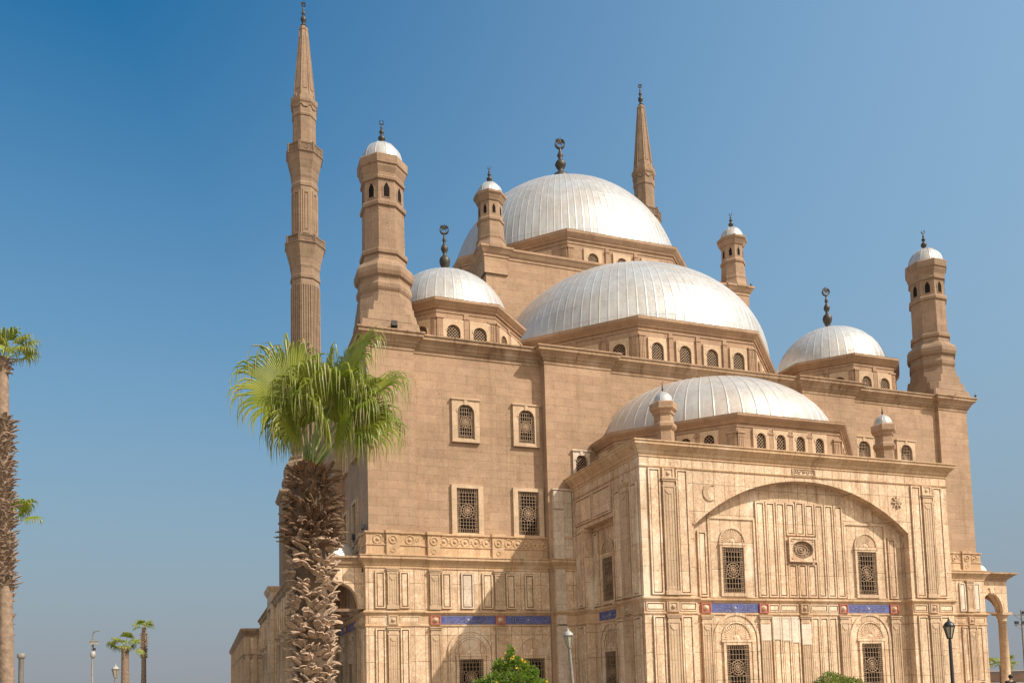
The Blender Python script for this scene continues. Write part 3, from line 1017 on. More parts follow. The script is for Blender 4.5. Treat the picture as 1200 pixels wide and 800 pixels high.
def pilaster(F, s, w, z0, z1, d, parent=MOSQ, cap=0.45, boss=None, mat=MARBF, tongue=True):
    mb = MB()
    p = 0.13
    mb.fbox(F, s - w / 2, s + w / 2, d - 0.02, d + p, z0, z1 - cap)
    mb.fbox(F, s - w / 2 - 0.05, s + w / 2 + 0.05, d - 0.02, d + p + 0.05, z0 - 0.004, z0 + 0.22)
    fl = 3
    iw = w * 0.70
    for i in range(fl):
        c = s - iw / 2 + iw * (i + .5) / fl
        mb.fbox(F, c - iw / fl * 0.27, c + iw / fl * 0.27, d + p - 0.01, d + p + 0.018, z0 + 0.3, z1 - cap - 0.32)
    for sg in (-1, 1):
        mb.fbox(F, s + sg * (w / 2 - 0.04) - 0.04, s + sg * (w / 2 - 0.04) + 0.04, d + p - 0.01, d + p + 0.035, z0 + 0.25, z1 - cap)
    if tongue:
        mb.fpoly(F, arc(s, z1 - cap - 0.1, w * 0.33, 0.26, pi, 2 * pi, 10), d + p - 0.01, d + p + 0.04)
    mb.fbox(F, s - w / 2 - 0.03, s + w / 2 + 0.03, d - 0.02, d + p + 0.03, z1 - cap + 0.003, z1 - cap + 0.1)
    mb.fbox(F, s - w / 2 + 0.02, s + w / 2 - 0.02, d - 0.02, d + p + 0.01, z1 - cap + 0.1, z1 - 0.17)
    mb.fbox(F, s - w / 2 - 0.05, s + w / 2 + 0.05, d - 0.02, d + p + 0.06, z1 - 0.168, z1 - 0.07)
    mb.fbox(F, s - w / 2 - 0.09, s + w / 2 + 0.09, d - 0.02, d + p + 0.10, z1 - 0.068, z1 - 0.002)
    if boss:
        mb.fbox(F, s - w / 2, s + w / 2, d - 0.02, d + p - 0.01, boss[0], boss[1])
        zb = (boss[0] + boss[1]) / 2
        mb.fring(F, [(s - .2, zb - .2), (s + .2, zb - .2), (s + .2, zb + .2), (s - .2, zb + .2)], [(s - .28, zb - .26), (s + .28, zb - .26), (s + .28, zb + .26), (s - .28, zb + .26)], d + p - .02, d + p + .03)
        mb.fboss(F, s, zb, d + p - 0.02, 0.13, 0.12, 10)
    mb.cur = 1
    for sg in (-1, 1):
        e = s + sg * (w / 2 + .022)
        mb.fbox(F, e - .02, e + .02, d - .01, d + .006, z0 + .25, z1 - cap)
    mb.cur = 0
    return mb.build("pilaster", [mat, JOINT], parent)

def rosette_box(F, s, z, w, h, d, parent=MOSQ):
    mb = MB()
    i = [(s - w / 2 + .07, z - h / 2 + .05), (s + w / 2 - .07, z - h / 2 + .05), (s + w / 2 - .07, z + h / 2 - .05), (s - w / 2 + .07, z + h / 2 - .05)]
    o = [(s - w / 2, z - h / 2), (s + w / 2, z - h / 2), (s + w / 2, z + h / 2), (s - w / 2, z + h / 2)]
    mb.fring(F, i, o, d - .02, d + 0.13)
    mb.fpoly(F, i, d - .02, d + 0.09)
    r = mb.build("rosette_box", RED, parent)
    b = MB()
    b.fboss(F, s, z, d + 0.085, 0.14, 0.14, 12)
    b.ftorus(F, s, z, d + 0.09, 0.16, 0.02, 12, 5)
    b.build("boss", MARB, r)
    return r

def inscription(F, s0, s1, z0, z1, d, seed, parent=MOSQ):
    """blue tile band with raised script-like strokes in two cartouches"""
    rnd = random.Random(seed)
    mb = MB()
    mb.fbox(F, s0, s1, d - .02, d + 0.05, z0, z1)
    p = mb.build("inscription_band", BLUE, parent)
    t = MB()
    h = z1 - z0
    mid = (s0 + s1) / 2
    def stroke(pts, r=0.014):
        t.tube([F(s, d + 0.055, z) for s, z in pts], r, 5)
    for a, b in ((s0 + 0.12, mid - 0.22), (mid + 0.22, s1 - 0.12)):
        if b - a < 0.5: continue
        x = b - 0.08
        base = z0 + h * 0.32
        while x > a + 0.16:
            k = rnd.randint(0, 5)
            if k == 0:                                       # tall upright
                stroke([(x, z0 + h * .86), (x - 0.01, base + .02), (x - 0.05, base)])
                x -= 0.10
            elif k == 1:                                     # bowl below the line
                w_ = rnd.uniform(0.16, 0.24)
                stroke(arc(x - w_ / 2, base + 0.03, w_ / 2, 0.12, 0, -pi, 8))
                t.tube([F(x - w_ / 2, d + .05, base + .12), F(x - w_ / 2, d + .065, base + .13)], 0.022, 5)
                x -= w_ + 0.04
            elif k == 2:                                     # loop with tail
                stroke(arc(x - 0.06, base + 0.06, 0.05, 0.055, -pi * .6, pi * 1.3, 9))
                stroke([(x - .02, base + .01), (x - .13, base), (x - .17, base + .02)])
                x -= 0.18
            elif k == 3:                                     # teeth
                stroke([(x, base + .07), (x - .02, base), (x - .06, base), (x - .07, base + .08), (x - .08, base), (x - .13, base), (x - .14, base + .09), (x - .15, base), (x - .2, base)])
                x -= 0.22
            elif k == 4:                                     # slanting headed letter
                stroke([(x, z0 + h * .78), (x - .13, z0 + h * .66), (x - .02, z0 + h * .52), (x - .06, base), (x - .2, base)])
                x -= 0.22
            else:                                            # long flat sweep with dots
                stroke([(x, base + .05), (x - .04, base), (x - .24, base - .01), (x - .28, base + .06)])
                for q in (0.11, 0.17):
                    t.tube([F(x - q, d + .05, base + .15), F(x - q, d + .065, base + .16)], 0.022, 5)
                x -= 0.31
            if rnd.random() < 0.5:
                stroke([(x + .12, z0 + h * .80), (x + .04, z0 + h * .86), (x, z0 + h * .80)], 0.009)
        # cartouche line
        stroke([(a - .05, z0 + .04), (b + .05, z0 + .04)], 0.010)
        stroke([(a - .05, z1 - .04), (b + .05, z1 - .04)], 0.010)
    if s1 - s0 > 1.5:
        for sg in (-1, 1):
            stroke(arc(mid, z0 + h / 2, 0.1 * 2, h * .4, pi / 2, pi / 2 + sg * pi, 10), 0.014)
        t.fboss(F, mid, z0 + h / 2, d + .045, 0.1, 0.04, 10)
    t.build("lettering", GOLD, p)
    return p

def tympanum(mb, F, sc, zs, r, d):
    """half-round shell head above a window"""
    mb.fpoly(F, arc(sc, zs, r, r, 0, pi, 16), d - .02, d + 0.03)
    for i in range(19):
        a = pi * (i + .5) / 19
        q0, q1 = r * 0.32, r * 0.93
        w0, w1 = 0.5 * q0 * pi / 19 * .6, 0.5 * q1 * pi / 19 * .6 * 1.7
        c, s_ = cos(a), sin(a)
        pts = [(sc + c * q0 + s_ * w0, zs + s_ * q0 - c * w0), (sc + c * q1 + s_ * w1 * .6, zs + s_ * q1 - c * w1 * .6), (sc + c * q1 - s_ * w1 * .6, zs + s_ * q1 + c * w1 * .6), (sc + c * q0 - s_ * w0, zs + s_ * q0 + c * w0)]
        mb.fpoly(F, pts, d, d + 0.052)
    mb.fboss(F, sc, zs + 0.02, d + 0.02, r * 0.24, 0.12, 12)
    mb.ftorus(F, sc, zs, d + 0.04, r * 0.97, 0.06, 18, 6, 0, pi)

def arch_window(parent, F, sc, d, z0, zt, w, zs, r_in, r_out=None, big=True):
    """grilled window with shell head and (lower row) a broad arched surround to the ground"""
    mb = MB()
    if big and r_out:
        o = [(sc + r_out, 0.7)] + arc(sc, zs, r_out, r_out, 0, pi, 22) + [(sc - r_out, 0.7)]
        i = [(sc + r_out * .9, 0.7)] + arc(sc, zs, r_out * .9, r_out * .9, 0, pi, 22) + [(sc - r_out * .9, 0.7)]
        mb.fring(F, i, o, d - .02, d + 0.10, closed=False)
        i2 = [(sc + r_in * 1.06, 0.7)] + arc(sc, zs, r_in * 1.06, r_in * 1.06, 0, pi, 22) + [(sc - r_in * 1.06, 0.7)]
        mb.fring(F, i2, [(sc + (s - sc) * .975, z) for s, z in i], d - .02, d + 0.05, closed=False)
        for k in range(1, 9):                                 # joints of the arch stones
            a = pi * k / 9
            q0, q1 = r_in * 1.08, r_out * .86
            e = 0.012
            c, s_ = cos(a), sin(a)
            mb.fpoly(F, [(sc + c * q0 + s_ * e, zs + s_ * q0 - c * e), (sc + c * q1 + s_ * e, zs + s_ * q1 - c * e), (sc + c * q1 - s_ * e, zs + s_ * q1 + c * e), (sc + c * q0 - s_ * e, zs + s_ * q0 + c * e)], d + .04, d + 0.062)
    tympanum(mb, F, sc, zs, r_in, d)
    mb.fbox(F, sc - r_in - 0.05, sc + r_in + 0.05, d - .02, d + 0.15, zs - 0.15, zs - 0.012)
    fwid = w / 2 + 0.15
    mb.fring(F, [(sc - w / 2, z0), (sc + w / 2, z0), (sc + w / 2, zt), (sc - w / 2, zt)], [(sc - fwid, z0 - .18), (sc + fwid, z0 - .18), (sc + fwid, zs - 0.154), (sc - fwid, zs - 0.154)], d - .02, d + 0.12)
    wo_ = mb.build("window", MARB, parent)
    p = MB()
    p.fbox(F, sc - w / 2, sc + w / 2, d - .02, d + 0.012, z0, zt)
    p.build("pane", DARK, wo_)
    g = MB()
    square_grille(g, F, sc - w / 2, sc + w / 2, z0, zt, d + 0.016)
    g.build("grille", GRILLE, wo_)
    return wo_

BOSS = (5.12, 5.64)
def panels(F, lst, z0, z1, d, parent=MOSQ, mat=MARBP):
    for a, b in lst:
        mb = MB()
        mb.panel(F, a, b, z0, z1, d)
        mb.build("wall_panel", [mat, JOINT], parent)
def band_panel(F, a, b, d):
    mb = MB()
    mb.panel(F, min(a, b), max(a, b), 5.17, 5.62, d, 0.05, 0.05, 0.03)
    return mb.build("band_panel", [MARBP, JOINT], MOSQ)

# ---- front and left face of the lower storey
def lower_face(F, sgs, full=True):
    for sg in sgs:
        # pavilion
        c = 21.72
        d = 0.05
        pilaster(F, sg * c, 0.60, 6.0, 8.32, d, boss=None, cap=0.3)
        pilaster(F, sg * c, 0.60, 0.7, 4.98, d, boss=BOSS)
        pl = [(22.15, 22.72), (20.75, 21.3)]
        panels(F, [tuple(sorted((sg * a, sg * b))) for a, b in pl], 6.05, 8.15, d, MOSQ, NEWM if (sg > 0 and F is MF) else MARBP)
        panels(F, [tuple(sorted((sg * a, sg * b))) for a, b in pl], 0.8, 4.9, d)
        for a, b in ((22.1, 23.1), (20.15, 21.3)):
            band_panel(F, sg * a, sg * b, d)
        # recessed field
        d = -0.12
        for c in (19.2, 15.22):
            pilaster(F, sg * c, 0.60, 6.0, 8.32, d, cap=0.3)
            pilaster(F, sg * c, 0.60, 0.7, 4.98, d)
            rosette_box(F, sg * c, 5.385, 0.62, 0.52, d)
        panels(F, [tuple(sorted((sg * a, sg * b))) for a, b in ((18.2, 18.78), (15.65, 16.3), (14.2, 14.8), (13.0, 13.6))], 6.05, 8.15, d)
        panels(F, [tuple(sorted((sg * 16.85, sg * 17.6)))], 6.05, 8.15, d, MOSQ, WHITEM)
        inscription(F, *sorted((sg * 18.87, sg * 15.55)), 5.14, 5.64, d, 11 + sg)
        inscription(F, *sorted((sg * 14.89, sg * 11.95)), 5.14, 5.64, d, 21 + sg)
        arch_window(MOSQ, F, sg * 17.1, d, 0.9, 3.1, 1.5, 3.42, 0.92, 1.42)
        arch_window(MOSQ, F, sg * 13.2, d, 0.9, 3.1, 1.5, 3.42, 0.92, None)
lower_face(MF, (-1, 1))
lower_face(ML, (1,))
# marble piers where the bay meets the wall
for sg in (-1, 1):
    mb = MB()
    s0, s1 = sorted((sg * 10.5, sg * 11.75))
    mb.fbox(MF, s0, s1, -0.5, 0.26, 9.0, 13.35)
    mb.fbox(MF, *sorted((sg * 11.08, sg * 11.72)), 0.25, 0.36, 0.7, 12.1)
    mb.fbox(MF, *sorted((sg * 11.08, sg * 11.72)), 0.25, 0.36, 12.2, 13.3)
    mb.fbox(MF, s0 - .04, s1 + .04, -0.5, 0.40, 13.352, 13.45)
    mb.build("wall_pier", WHITEM, MOSQ)

# ================================================================== PROJECTING BAY
BX, BD = 10.44, 32.08
BF = frame((0, -BD), (1, 0))
BL = frame((-BX, 0), (0, -1))
BR = frame((BX, 0), (0, 1))
REC = -0.60
CRZ, SPZ, HWA = 12.50, 9.75, 7.3
arcR = (HWA ** 2 + (CRZ - SPZ) ** 2) / (2 * (CRZ - SPZ))
aa = math.asin(HWA / arcR)
archp = [(arcR * sin(-aa + 2 * aa * i / 40), CRZ - arcR + arcR * cos(-aa + 2 * aa * i / 40)) for i in range(41)]
mb = MB()
poly = [(-BX, 0), (-HWA, 0)] + archp + [(HWA, 0), (BX, 0), (BX, 13.4), (-BX, 13.4)]
mb.fpoly(BF, poly, REC, 0)
mb.fbox(BF, -HWA - .1, HWA + .1, REC - 0.3, REC, 0, 12.9)
# side walls with a tall oblong recess
for F in (BL, BR):
    sgn = 1 if F is BL else -1
    a, b = 23.0, BD - 0.6
    r0, r1 = 25.03, 28.93
    if sgn > 0:
        ply = [(a, 0), (r0, 0), (r0, 10.74), (r1, 10.74), (r1, 0), (b, 0), (b, 13.4), (a, 13.4)]
    else:
        ply = [(-b, 0), (-r1, 0), (-r1, 10.74), (-r0, 10.74), (-r0, 0), (-a, 0), (-a, 13.4), (-b, 13.4)]
    mb.fpoly(F, ply, REC, 0)
    mb.fbox(F, *sorted((sgn * (r0 - .1), sgn * (r1 + .1))), REC - .3, REC, 0, 11)
mb.add([(-BX + .1, -BD + .1, 13.38), (BX - .1, -BD + .1, 13.38), (BX - .1, -23, 13.38), (-BX + .1, -23, 13.38)], [(0, 1, 2, 3)])
mb.build("bay_wall", MARB, MOSQ)
bpath = [(-BX, -23.25), (-BX, -BD), (BX, -BD), (BX, -23.25)]
mb = MB()
mb.molding(bpath, [(-.2, 13.25), (0.0, 13.251), (0.05, 13.3), (0.05, 13.4), (0.12, 13.45), (0.14, 13.58), (0.24, 13.68), (0.36, 13.82), (0.42, 13.86), (0.42, 13.98), (0.48, 14.02), (0.48, 14.08), (-0.6, 14.1)], False)
mb.molding(bpath, [(0, 12.72), (0.05, 12.74), (0.07, 12.80), (0.0, 12.84)], False)
mb.build("bay_cornice", MARBC, MOSQ)
mb = MB()
mb.add([(-BX - .1, -BD - .1, 14.09), (BX + .1, -BD - .1, 14.09), (BX + .1, -23, 14.09), (-BX - .1, -23, 14.09)], [(0, 1, 2, 3)])
mb.build("bay_roof", SANDT, MOSQ)
# arch rim
mb = MB()
rim = [(s * 1.0, z) for s, z in archp]
rimo = [((arcR + .13) * sin(-aa + 2 * aa * i / 40), CRZ - arcR + (arcR + .13) * cos(-aa + 2 * aa * i / 40)) for i in range(41)]
mb.fring(BF, rim, rimo, -.02, 0.05, closed=False)
mb.build("arch_rim", MARB, MOSQ)
# string course round the bay: front piers, recess, sides
def stringc(path):
    m = MB()
    m.molding(path, [(0, 5.0), (0.06, 5.03), (0.06, 5.10), (0.02, 5.15), (0.02, 5.63), (0.07, 5.67), (0.10, 5.74), (0.17, 5.80), (0.17, 5.88), (0, 5.93)], False)
    m.build("string_course", MARBC, MOSQ)
yr = -BD - REC
stringc([(-BX - REC, -25.03), (-BX - REC, -28.93)])
stringc([(-BX, -23.4), (-BX, -25.03), (-BX - REC + .02, -25.03)])
stringc([(-BX - REC + .02, -28.93), (-BX, -28.93), (-BX, -BD), (-HWA, -BD), (-HWA, yr - .02)])
stringc([(-HWA, yr), (HWA, yr)])
stringc([(HWA, yr - .02), (HWA, -BD), (BX, -BD), (BX, -23.4)])

# front piers of the bay
for sg in (-1, 1):
    s = sg * 8.80
    pilaster(BF, s, 0.74, 6.0, 12.18, 0, cap=0.5)
    b = MB()
    b.fbox(BF, s - .37, s + .37, -.02, 0.1, 12.18, 12.70)
    b.fring(BF, [(s - .25, 12.24), (s + .25, 12.24), (s + .25, 12.64), (s - .25, 12.64)], [(s - .37, 12.19), (s + .37, 12.19), (s + .37, 12.70), (s - .37, 12.70)], 0.09, 0.14)
    b.fboss(BF, s, 12.44, 0.09, 0.14, 0.1, 12)
    b.build("pilaster_block", MARB, MOSQ)
    pilaster(BF, s, 0.74, 0.7, 4.98, 0, boss=BOSS)
    lst = [tuple(sorted((sg * p, sg * q))) for p, q in ((9.28, 9.98), (7.62, 8.32))]
    panels(BF, lst, 6.02, 12.68, 0)
    panels(BF, lst, 0.8, 4.92, 0)
    for p, q in ((9.28, 10.36), (7.36, 8.36)):
        band_panel(BF, sg * p, sg * q, 0.02)
# recess: upper zone
RF = frame((0, yr), (1, 0))
for sg in (-1, 1):
    arch_window(MOSQ, RF, sg * 4.58, 0, 6.2, 8.72, 1.36, 8.98, 0.82, None, False)
    w = MB()
    w.fring(RF, [(sg * 4.58 - 1.42, 6.0), (sg * 4.58 + 1.42, 6.0), (sg * 4.58 + 1.42, 10.28), (sg * 4.58 - 1.42, 10.28)], [(sg * 4.58 - 1.52, 5.95), (sg * 4.58 + 1.52, 5.95), (sg * 4.58 + 1.52, 10.40), (sg * 4.58 - 1.52, 10.40)], -.02, 0.07)
    w.build("window_surround", MARBP, MOSQ)
    panels(RF, [tuple(sorted((sg * 6.22, sg * 6.78)))], 6.0, 9.55, 0)
    st = [(2.38, 2.98), (1.70, 2.30), (1.04, 1.62)]
    panels(RF, [tuple(sorted((sg * p, sg * q))) for p, q in st], 6.0, 11.35, 0)
    panels(RF, [tuple(sorted((sg * 0.36, sg * 0.96)))], 6.0, 7.88, 0)
    panels(RF, [tuple(sorted((sg * 0.36, sg * 0.96)))], 9.52, 11.35, 0)
panels(RF, [(-0.29, 0.29)], 6.0, 7.88, 0)
panels(RF, [(-0.29, 0.29)], 9.52, 11.45, 0)
# medallion
mb = MB()
zc, hw, hh = 8.70, 0.95, 0.70
n = 28
inn = [(0.72 * cos(2 * pi * i / n), zc + 0.5 * sin(2 * pi * i / n)) for i in range(n)]
mb.fring(RF, inn, rect_around(inn, 0, zc - hh, zc + hh, hw * 2), -.02, 0.20)
mb.fring(RF, [(-hw + .1, zc - hh + .1), (hw - .1, zc - hh + .1), (hw - .1, zc + hh - .1), (-hw + .1, zc + hh - .1)], [(-hw, zc - hh), (hw, zc - hh), (hw, zc + hh), (-hw, zc + hh)], 0.19, 0.25)
for sx in (-1, 1):
    for sz in (-1, 1):
        mb.fboss(RF, sx * 0.73, zc + sz * 0.5, 0.19, 0.07, 0.06, 8)
md = mb.build("medallion", MARB, MOSQ)
mb = MB()
mb.fpoly(RF, inn, -.02, 0.03)
for rr, t_ in ((0.6, 0.045), (0.42, 0.04), (0.22, 0.04)):
    mb.ftorus(RF, 0, zc, 0.05, rr, t_, 24, 5, 0, 2 * pi, 0.68)
for i in range(12):
    a = 2 * pi * i / 12
    mb.fboss(RF, 0.51 * cos(a), zc + 0.34 * sin(a), 0.03, 0.055, 0.05, 8)
mb.fboss(RF, 0, zc, 0.03, 0.12, 0.07, 10)
mb.build("medallion_relief", GRILLE, md)
# recess: lower zone
for s in (-6.42, -2.72, 0.0, 2.72, 6.42):
    pilaster(RF, s, 0.64, 0.7, 4.98, 0, boss=BOSS if s == 0 else None)
    if s != 0:
        rosette_box(RF, s, 5.385, 0.62, 0.52, 0)
for sg in (-1, 1):
    arch_window(MOSQ, RF, sg * 4.57, 0, 0.9, 3.38, 1.44, 3.68, 0.95, 1.46)
    inscription(RF, *sorted((sg * 3.05, sg * 6.08)), 5.14, 5.64, 0, 40 + sg)
    panels(RF, [tuple(sorted((sg * p, sg * q))) for p, q in ((0.42, 0.98), (1.03, 1.60), (1.65, 2.22))], 0.8, 4.9, 0)
    band_panel(RF, sg * 0.42, sg * 1.62, 0.02)
    band_panel(RF, sg * 1.68, sg * 2.38, 0.02)
for a, b, za in ((-2.22, -1.65, 3.62), (-1.60, -1.03, 3.55), (-0.98, -0.42, 3.45)):
    m = MB()
    m.fbox(RF, a - .015, b + .015, .0, .103, za, 4.905)
    m.panel(RF, a + .02, b - .02, za + .04, 4.88, 0.09, 0.06, 0.03, 0.012)
    m.build("renewed_slab", [NEWM, JOINT], MOSQ)
for s_, zb_ in ((-2.72, 3.6), (0.0, 3.35)):
    m = MB()
    m.fbox(RF, s_ - .325, s_ + .325, .10, .172, zb_, 4.5)
    m.build("renewed_slab", [NEWM, JOINT], MOSQ)
# ornaments on the spandrels: crescent left, star right, tablet over the crown
mb = MB()
co = arc(-6.25, 11.55, 0.42, 0.46, radians(70), radians(290), 18)
ci = [(-6.25 + 0.30 + 0.36 * cos(a), 11.55 + 0.42 * sin(a)) for a in [radians(95 + (265 - 95) * i / 18) for i in range(19)]]
ci = [(-6.25 + (0.20 + 0.30 * cos(a)), 11.55 + 0.40 * sin(a)) for a in [radians(72 + 216 * i / 18) for i in range(19)]]
mb.fring(BF, ci, co, -.02, 0.06, closed=False)
mb.build("crescent_relief", MARBF, MOSQ)
mb = MB()
for i in range(8):
    a = 2 * pi * i / 8
    l, q = 0.40, 0.075
    c, s_ = cos(a), sin(a)
    mb.fpoly(BF, [(6.55 + c * .06 - s_ * q, 11.62 + s_ * .06 + c * q), (6.55 + c * .06 + s_ * q, 11.62 + s_ * .06 - c * q), (6.55 + c * l, 11.62 + s_ * l)], -.02, 0.09)
    mb.fboss(BF, 6.55 + 0.33 * c, 11.62 + 0.33 * s_, 0.02, 0.06, 0.07, 6)
mb.fboss(BF, 6.55, 11.62, 0.07, 0.11, 0.06, 8)
mb.build("star_relief", MARBF, MOSQ)
mb = MB()
mb.fring(BF, [(-.72, 12.88), (.72, 12.88), (.72, 13.18), (-.72, 13.18)], [(-.8, 12.84), (.8, 12.84), (.8, 13.22), (-.8, 13.22)], -.02, 0.05)
rr_ = random.Random(5)
for i in range(9):
    s = -0.6 + i * 0.15
    mb.ftorus(BF, s, 13.03 + rr_.uniform(-.04, .04), 0.02, rr_.uniform(.05, .09), 0.02, 8, 4, 0, pi * rr_.uniform(1.0, 1.9))
mb.build("relief_tablet", MARBF, MOSQ)
# left side of the bay
pilaster(BL, 30.38, 0.80, 6.0, 12.18, 0, cap=0.5)
b = MB()
b.fbox(BL, 30.0, 30.76, -.02, .1, 12.18, 12.7)
b.fboss(BL, 30.38, 12.44, 0.09, 0.14, 0.1, 12)
b.build("pilaster_block", MARB, MOSQ)
pilaster(BL, 30.38, 0.80, 0.7, 4.98, 0, boss=BOSS)
panels(BL, [(31.05, 31.8), (29.1, 29.85)], 6.02, 12.0, 0)
panels(BL, [(31.05, 31.8), (29.1, 29.85), (24.0, 24.8)], 0.8, 4.92, 0)
panels(BL, [(24.0, 24.85)], 6.02, 10.6, 0)
panels(BL, [(24.0, 26.2), (26.4, 28.8)], 11.0, 12.6, 0)
SLF = frame((-BX - REC, 0), (0, -1))
arch_window(MOSQ, SLF, 26.98, 0, 6.2, 8.72, 1.36, 8.98, 0.82, None, False)
arch_window(MOSQ, SLF, 26.98, 0, 0.9, 3.30, 1.40, 3.60, 0.92, 1.4)
panels(SLF, [(25.1, 25.75), (28.2, 28.85)], 6.02, 10.4, 0)
inscription(SLF, 25.6, 28.35, 5.14, 5.64, 0, 77)
# drum, dome and turrets of the bay
drum(0, -22.4, 8.62, 13.9, 15.92, 16.4, (-90, -45, -135, 180), (-2.03, -0.68, 0.68, 2.03), (-1.35, 0, 1.35), 0.60, 14.35, 15.42, 1.06, 15.66, 48)
dm = dome_mesh(0, -22.6, 16.3, 8.05, 4.9, 60, 0, 0.022, "dome", MOSQ, 3, 0.04, DOMEW)
dm['label'] = "low warm grey dome above the projecting front bay"
for sx in (-1, 1):
    cx, cy = sx * 7.75, -30.2
    mb = MB()
    mb.lathe(cx, cy, [(0.58, 14.0), (0.56, 15.3), (0.66, 15.4), (0.72, 15.5), (0.70, 15.68), (0.56, 15.78), (0.55, 16.2), (0.62, 16.24), (0.64, 16.36), (0.78, 16.5), (0.80, 16.84), (0.7, 16.9), (0.5, 16.91)], 6, pi / 6 + 0.2)
    tt = mb.build("bay_turret", SAND, MOSQ)
    dome_mesh(cx, cy, 16.9, 0.54, 0.66, 8, 0, 0.012, "turret_dome", tt, 3, 0.015, None, 0.12)
    f = MB()
    f.lathe(cx, cy, [(0.07, 17.52), (0.03, 17.66), (0.07, 17.74), (0.03, 17.82), (0.05, 17.9), (0.02, 17.98), (0.015, 18.15)], 8, 0, True)
    f.build("finial", BRONZE, tt)

# ================================================================== SIDE GALLERIES (open arcades along both flanks)
def column(parent, x, y, z0, z1, r):
    mb = MB()
    H = z1 - z0
    mb.box(x - r * 1.5, x + r * 1.5, y - r * 1.5, y + r * 1.5, z0, z0 + 0.3)
    mb.lathe(x, y, [(r * 1.4, z0 + .3), (r * 1.45, z0 + .38), (r * 1.2, z0 + .46), (r * 1.25, z0 + .52), (r, z0 + .6), (r * 0.98, z0 + H * .4), (r * .86, z1 - .72), (r * .98, z1 - .70), (r * .98, z1 - .62), (r * .86, z1 - .6), (r * .92, z1 - .5), (r * 1.25, z1 - .25), (r * 1.35, z1 - .2)], 20, 0, True)
    mb.box(x - r * 1.5, x + r * 1.5, y - r * 1.5, y + r * 1.5, z1 - .2, z1)
    return mb.build("column", MARBF, parent)

def gallery(sg, label):
    G = thing("arcade_gallery", label, "arcade", (0, 0, 0))
    x0, x1 = 23.34, 26.3
    y0 = -22.6
    F = frame((0, y0), (1, 0))
    mb = MB()
    # front end wall with one arch
    a, b = sorted((sg * 23.56, sg * 25.64))
    c = (a + b) / 2
    r = (b - a) / 2
    zs = 6.05
    ar = [(c + r * cos(pi - pi * i / 22), zs + 1.42 * sin(pi - pi * i / 22)) for i in range(23)]
    lo, hi = sorted((sg * x0, sg * (x1 - .55)))
    mb.fpoly(F, [(lo, zs)] + ar + [(hi, zs), (hi, 8.5), (lo, 8.5)], -0.55, 0)
    mo = [(c + (r + .30) * cos(pi - pi * i / 22), zs + 1.72 * sin(pi - pi * i / 22)) for i in range(23)]
    mi = [(c + (r + .05) * cos(pi - pi * i / 22), zs + 1.47 * sin(pi - pi * i / 22)) for i in range(23)]
    mb.fring(F, mi, mo, -.02, 0.09, closed=False)
    mb.fpoly(F, [(c - .1, zs + 1.40), (c + .1, zs + 1.40), (c + .14, zs + 1.85), (c - .14, zs + 1.85)], -.02, 0.14)
    # long outer arcade wall
    S = frame((sg * x1, 0), (0, sg * 1.0))
    ys = [-22.35 + 4.22 * i for i in range(12)]
    pts = []
    top = 8.5
    pts.append((y0, zs))
    for i in range(11):
        p, q = ys[i] + .38, ys[i + 1] - .38
        cc, rr = (p + q) / 2, (q - p) / 2
        pts += [(cc - rr * cos(pi * k / 16), zs + 1.42 * sin(pi * k / 16)) for k in range(17)]
    pts += [(ys[-1] + .25, zs), (ys[-1] + .25, top), (y0, top)]
    if sg < 0:
        pts = [(-s, z) for s, z in pts][::-1]
    mb.fpoly(S, pts, -0.55, 0)
    for y in ys[1:]:
        s = y * sg
        mb.fbox(S, s - .28, s + .28, -.02, 0.14, zs, 8.45)
        mb.fbox(S, s - .16, s + .16, 0.13, 0.19, zs + .3, 8.2)
    w = mb.build("arcade_wall", MARB, G)
    mb = MB()
    x_a, x_b = sorted((sg * (x0 - .0), sg * (x1 - .02)))
    mb.box(x_a, x_b, y0 + .02, 24.0, 8.45, 8.75)
    mb.build("ceiling", SANDT, G)
    path = [(sg * x0, y0), (sg * x1, y0), (sg * x1, 24.3)]
    if sg < 0: path = path[::-1]
    mb = MB()
    ov = 0.62 if sg > 0 else 0.36
    mb.molding(path, [(-.1, 8.42), (0.0, 8.421), (0.06, 8.46), (0.06, 8.56), (0.16, 8.62), (ov * .7, 8.86), (ov, 8.94), (ov, 9.05), (-0.3, 9.12)], False)
    mb.build("eave", SANDT, G)
    mb = MB()
    mb.add([(x_a, y0 + .05, 9.06), (x_b, y0 + .05, 9.06), (x_b, 24.2, 9.06), (x_a, 24.2, 9.06)], [(0, 1, 2, 3)])
    mb.build("roof", SANDT, G)
    for i, y in enumerate(ys):
        column(G, sg * (x1 - .36), y, 0, zs - .002, 0.33)
    mb = MB()
    xx = sorted((sg * 23.4, sg * (x1 - .3)))
    for y in (ys[0], ys[1], ys[2]):
        mb.box(xx[0], xx[1], y - .07, y + .07, zs - .12, zs + .04)
    mb.build("tie_beam", WOOD, G)
    for i in range(4 if sg < 0 else 2):
        dome_mesh(sg * 24.75, ys[i] + 1.9, 9.0, 1.5, 1.25, 16, 0, 0.02, "small_dome", G, 2, 0.025)
    if sg < 0:                                               # raised attic half way along
        mb = MB()
        mb.box(-x1 - .35, -x0, 3.0, 8.2, 8.6, 10.0)
        mb.molding([(-x1 - .35, 8.2), (-x1 - .35, 3.0), (-x0, 3.0)], [(0, 9.8), (.1, 9.9), (.25, 10.15), (.3, 10.3), (-.3, 10.35)], False)
        mb.box(-x1 - .35, -x1 + .3, 3.0, 3.8, 0, 8.6)
        mb.box(-x1 - .35, -x1 + .3, 7.4, 8.2, 0, 8.6)
        mb.build("attic", MARB, G)
    return G
gallery(-1, "open arcade with columns along the shaded left flank of the mosque")
gallery(1, "narrow arcade with one visible arch and column at the right end of the mosque")

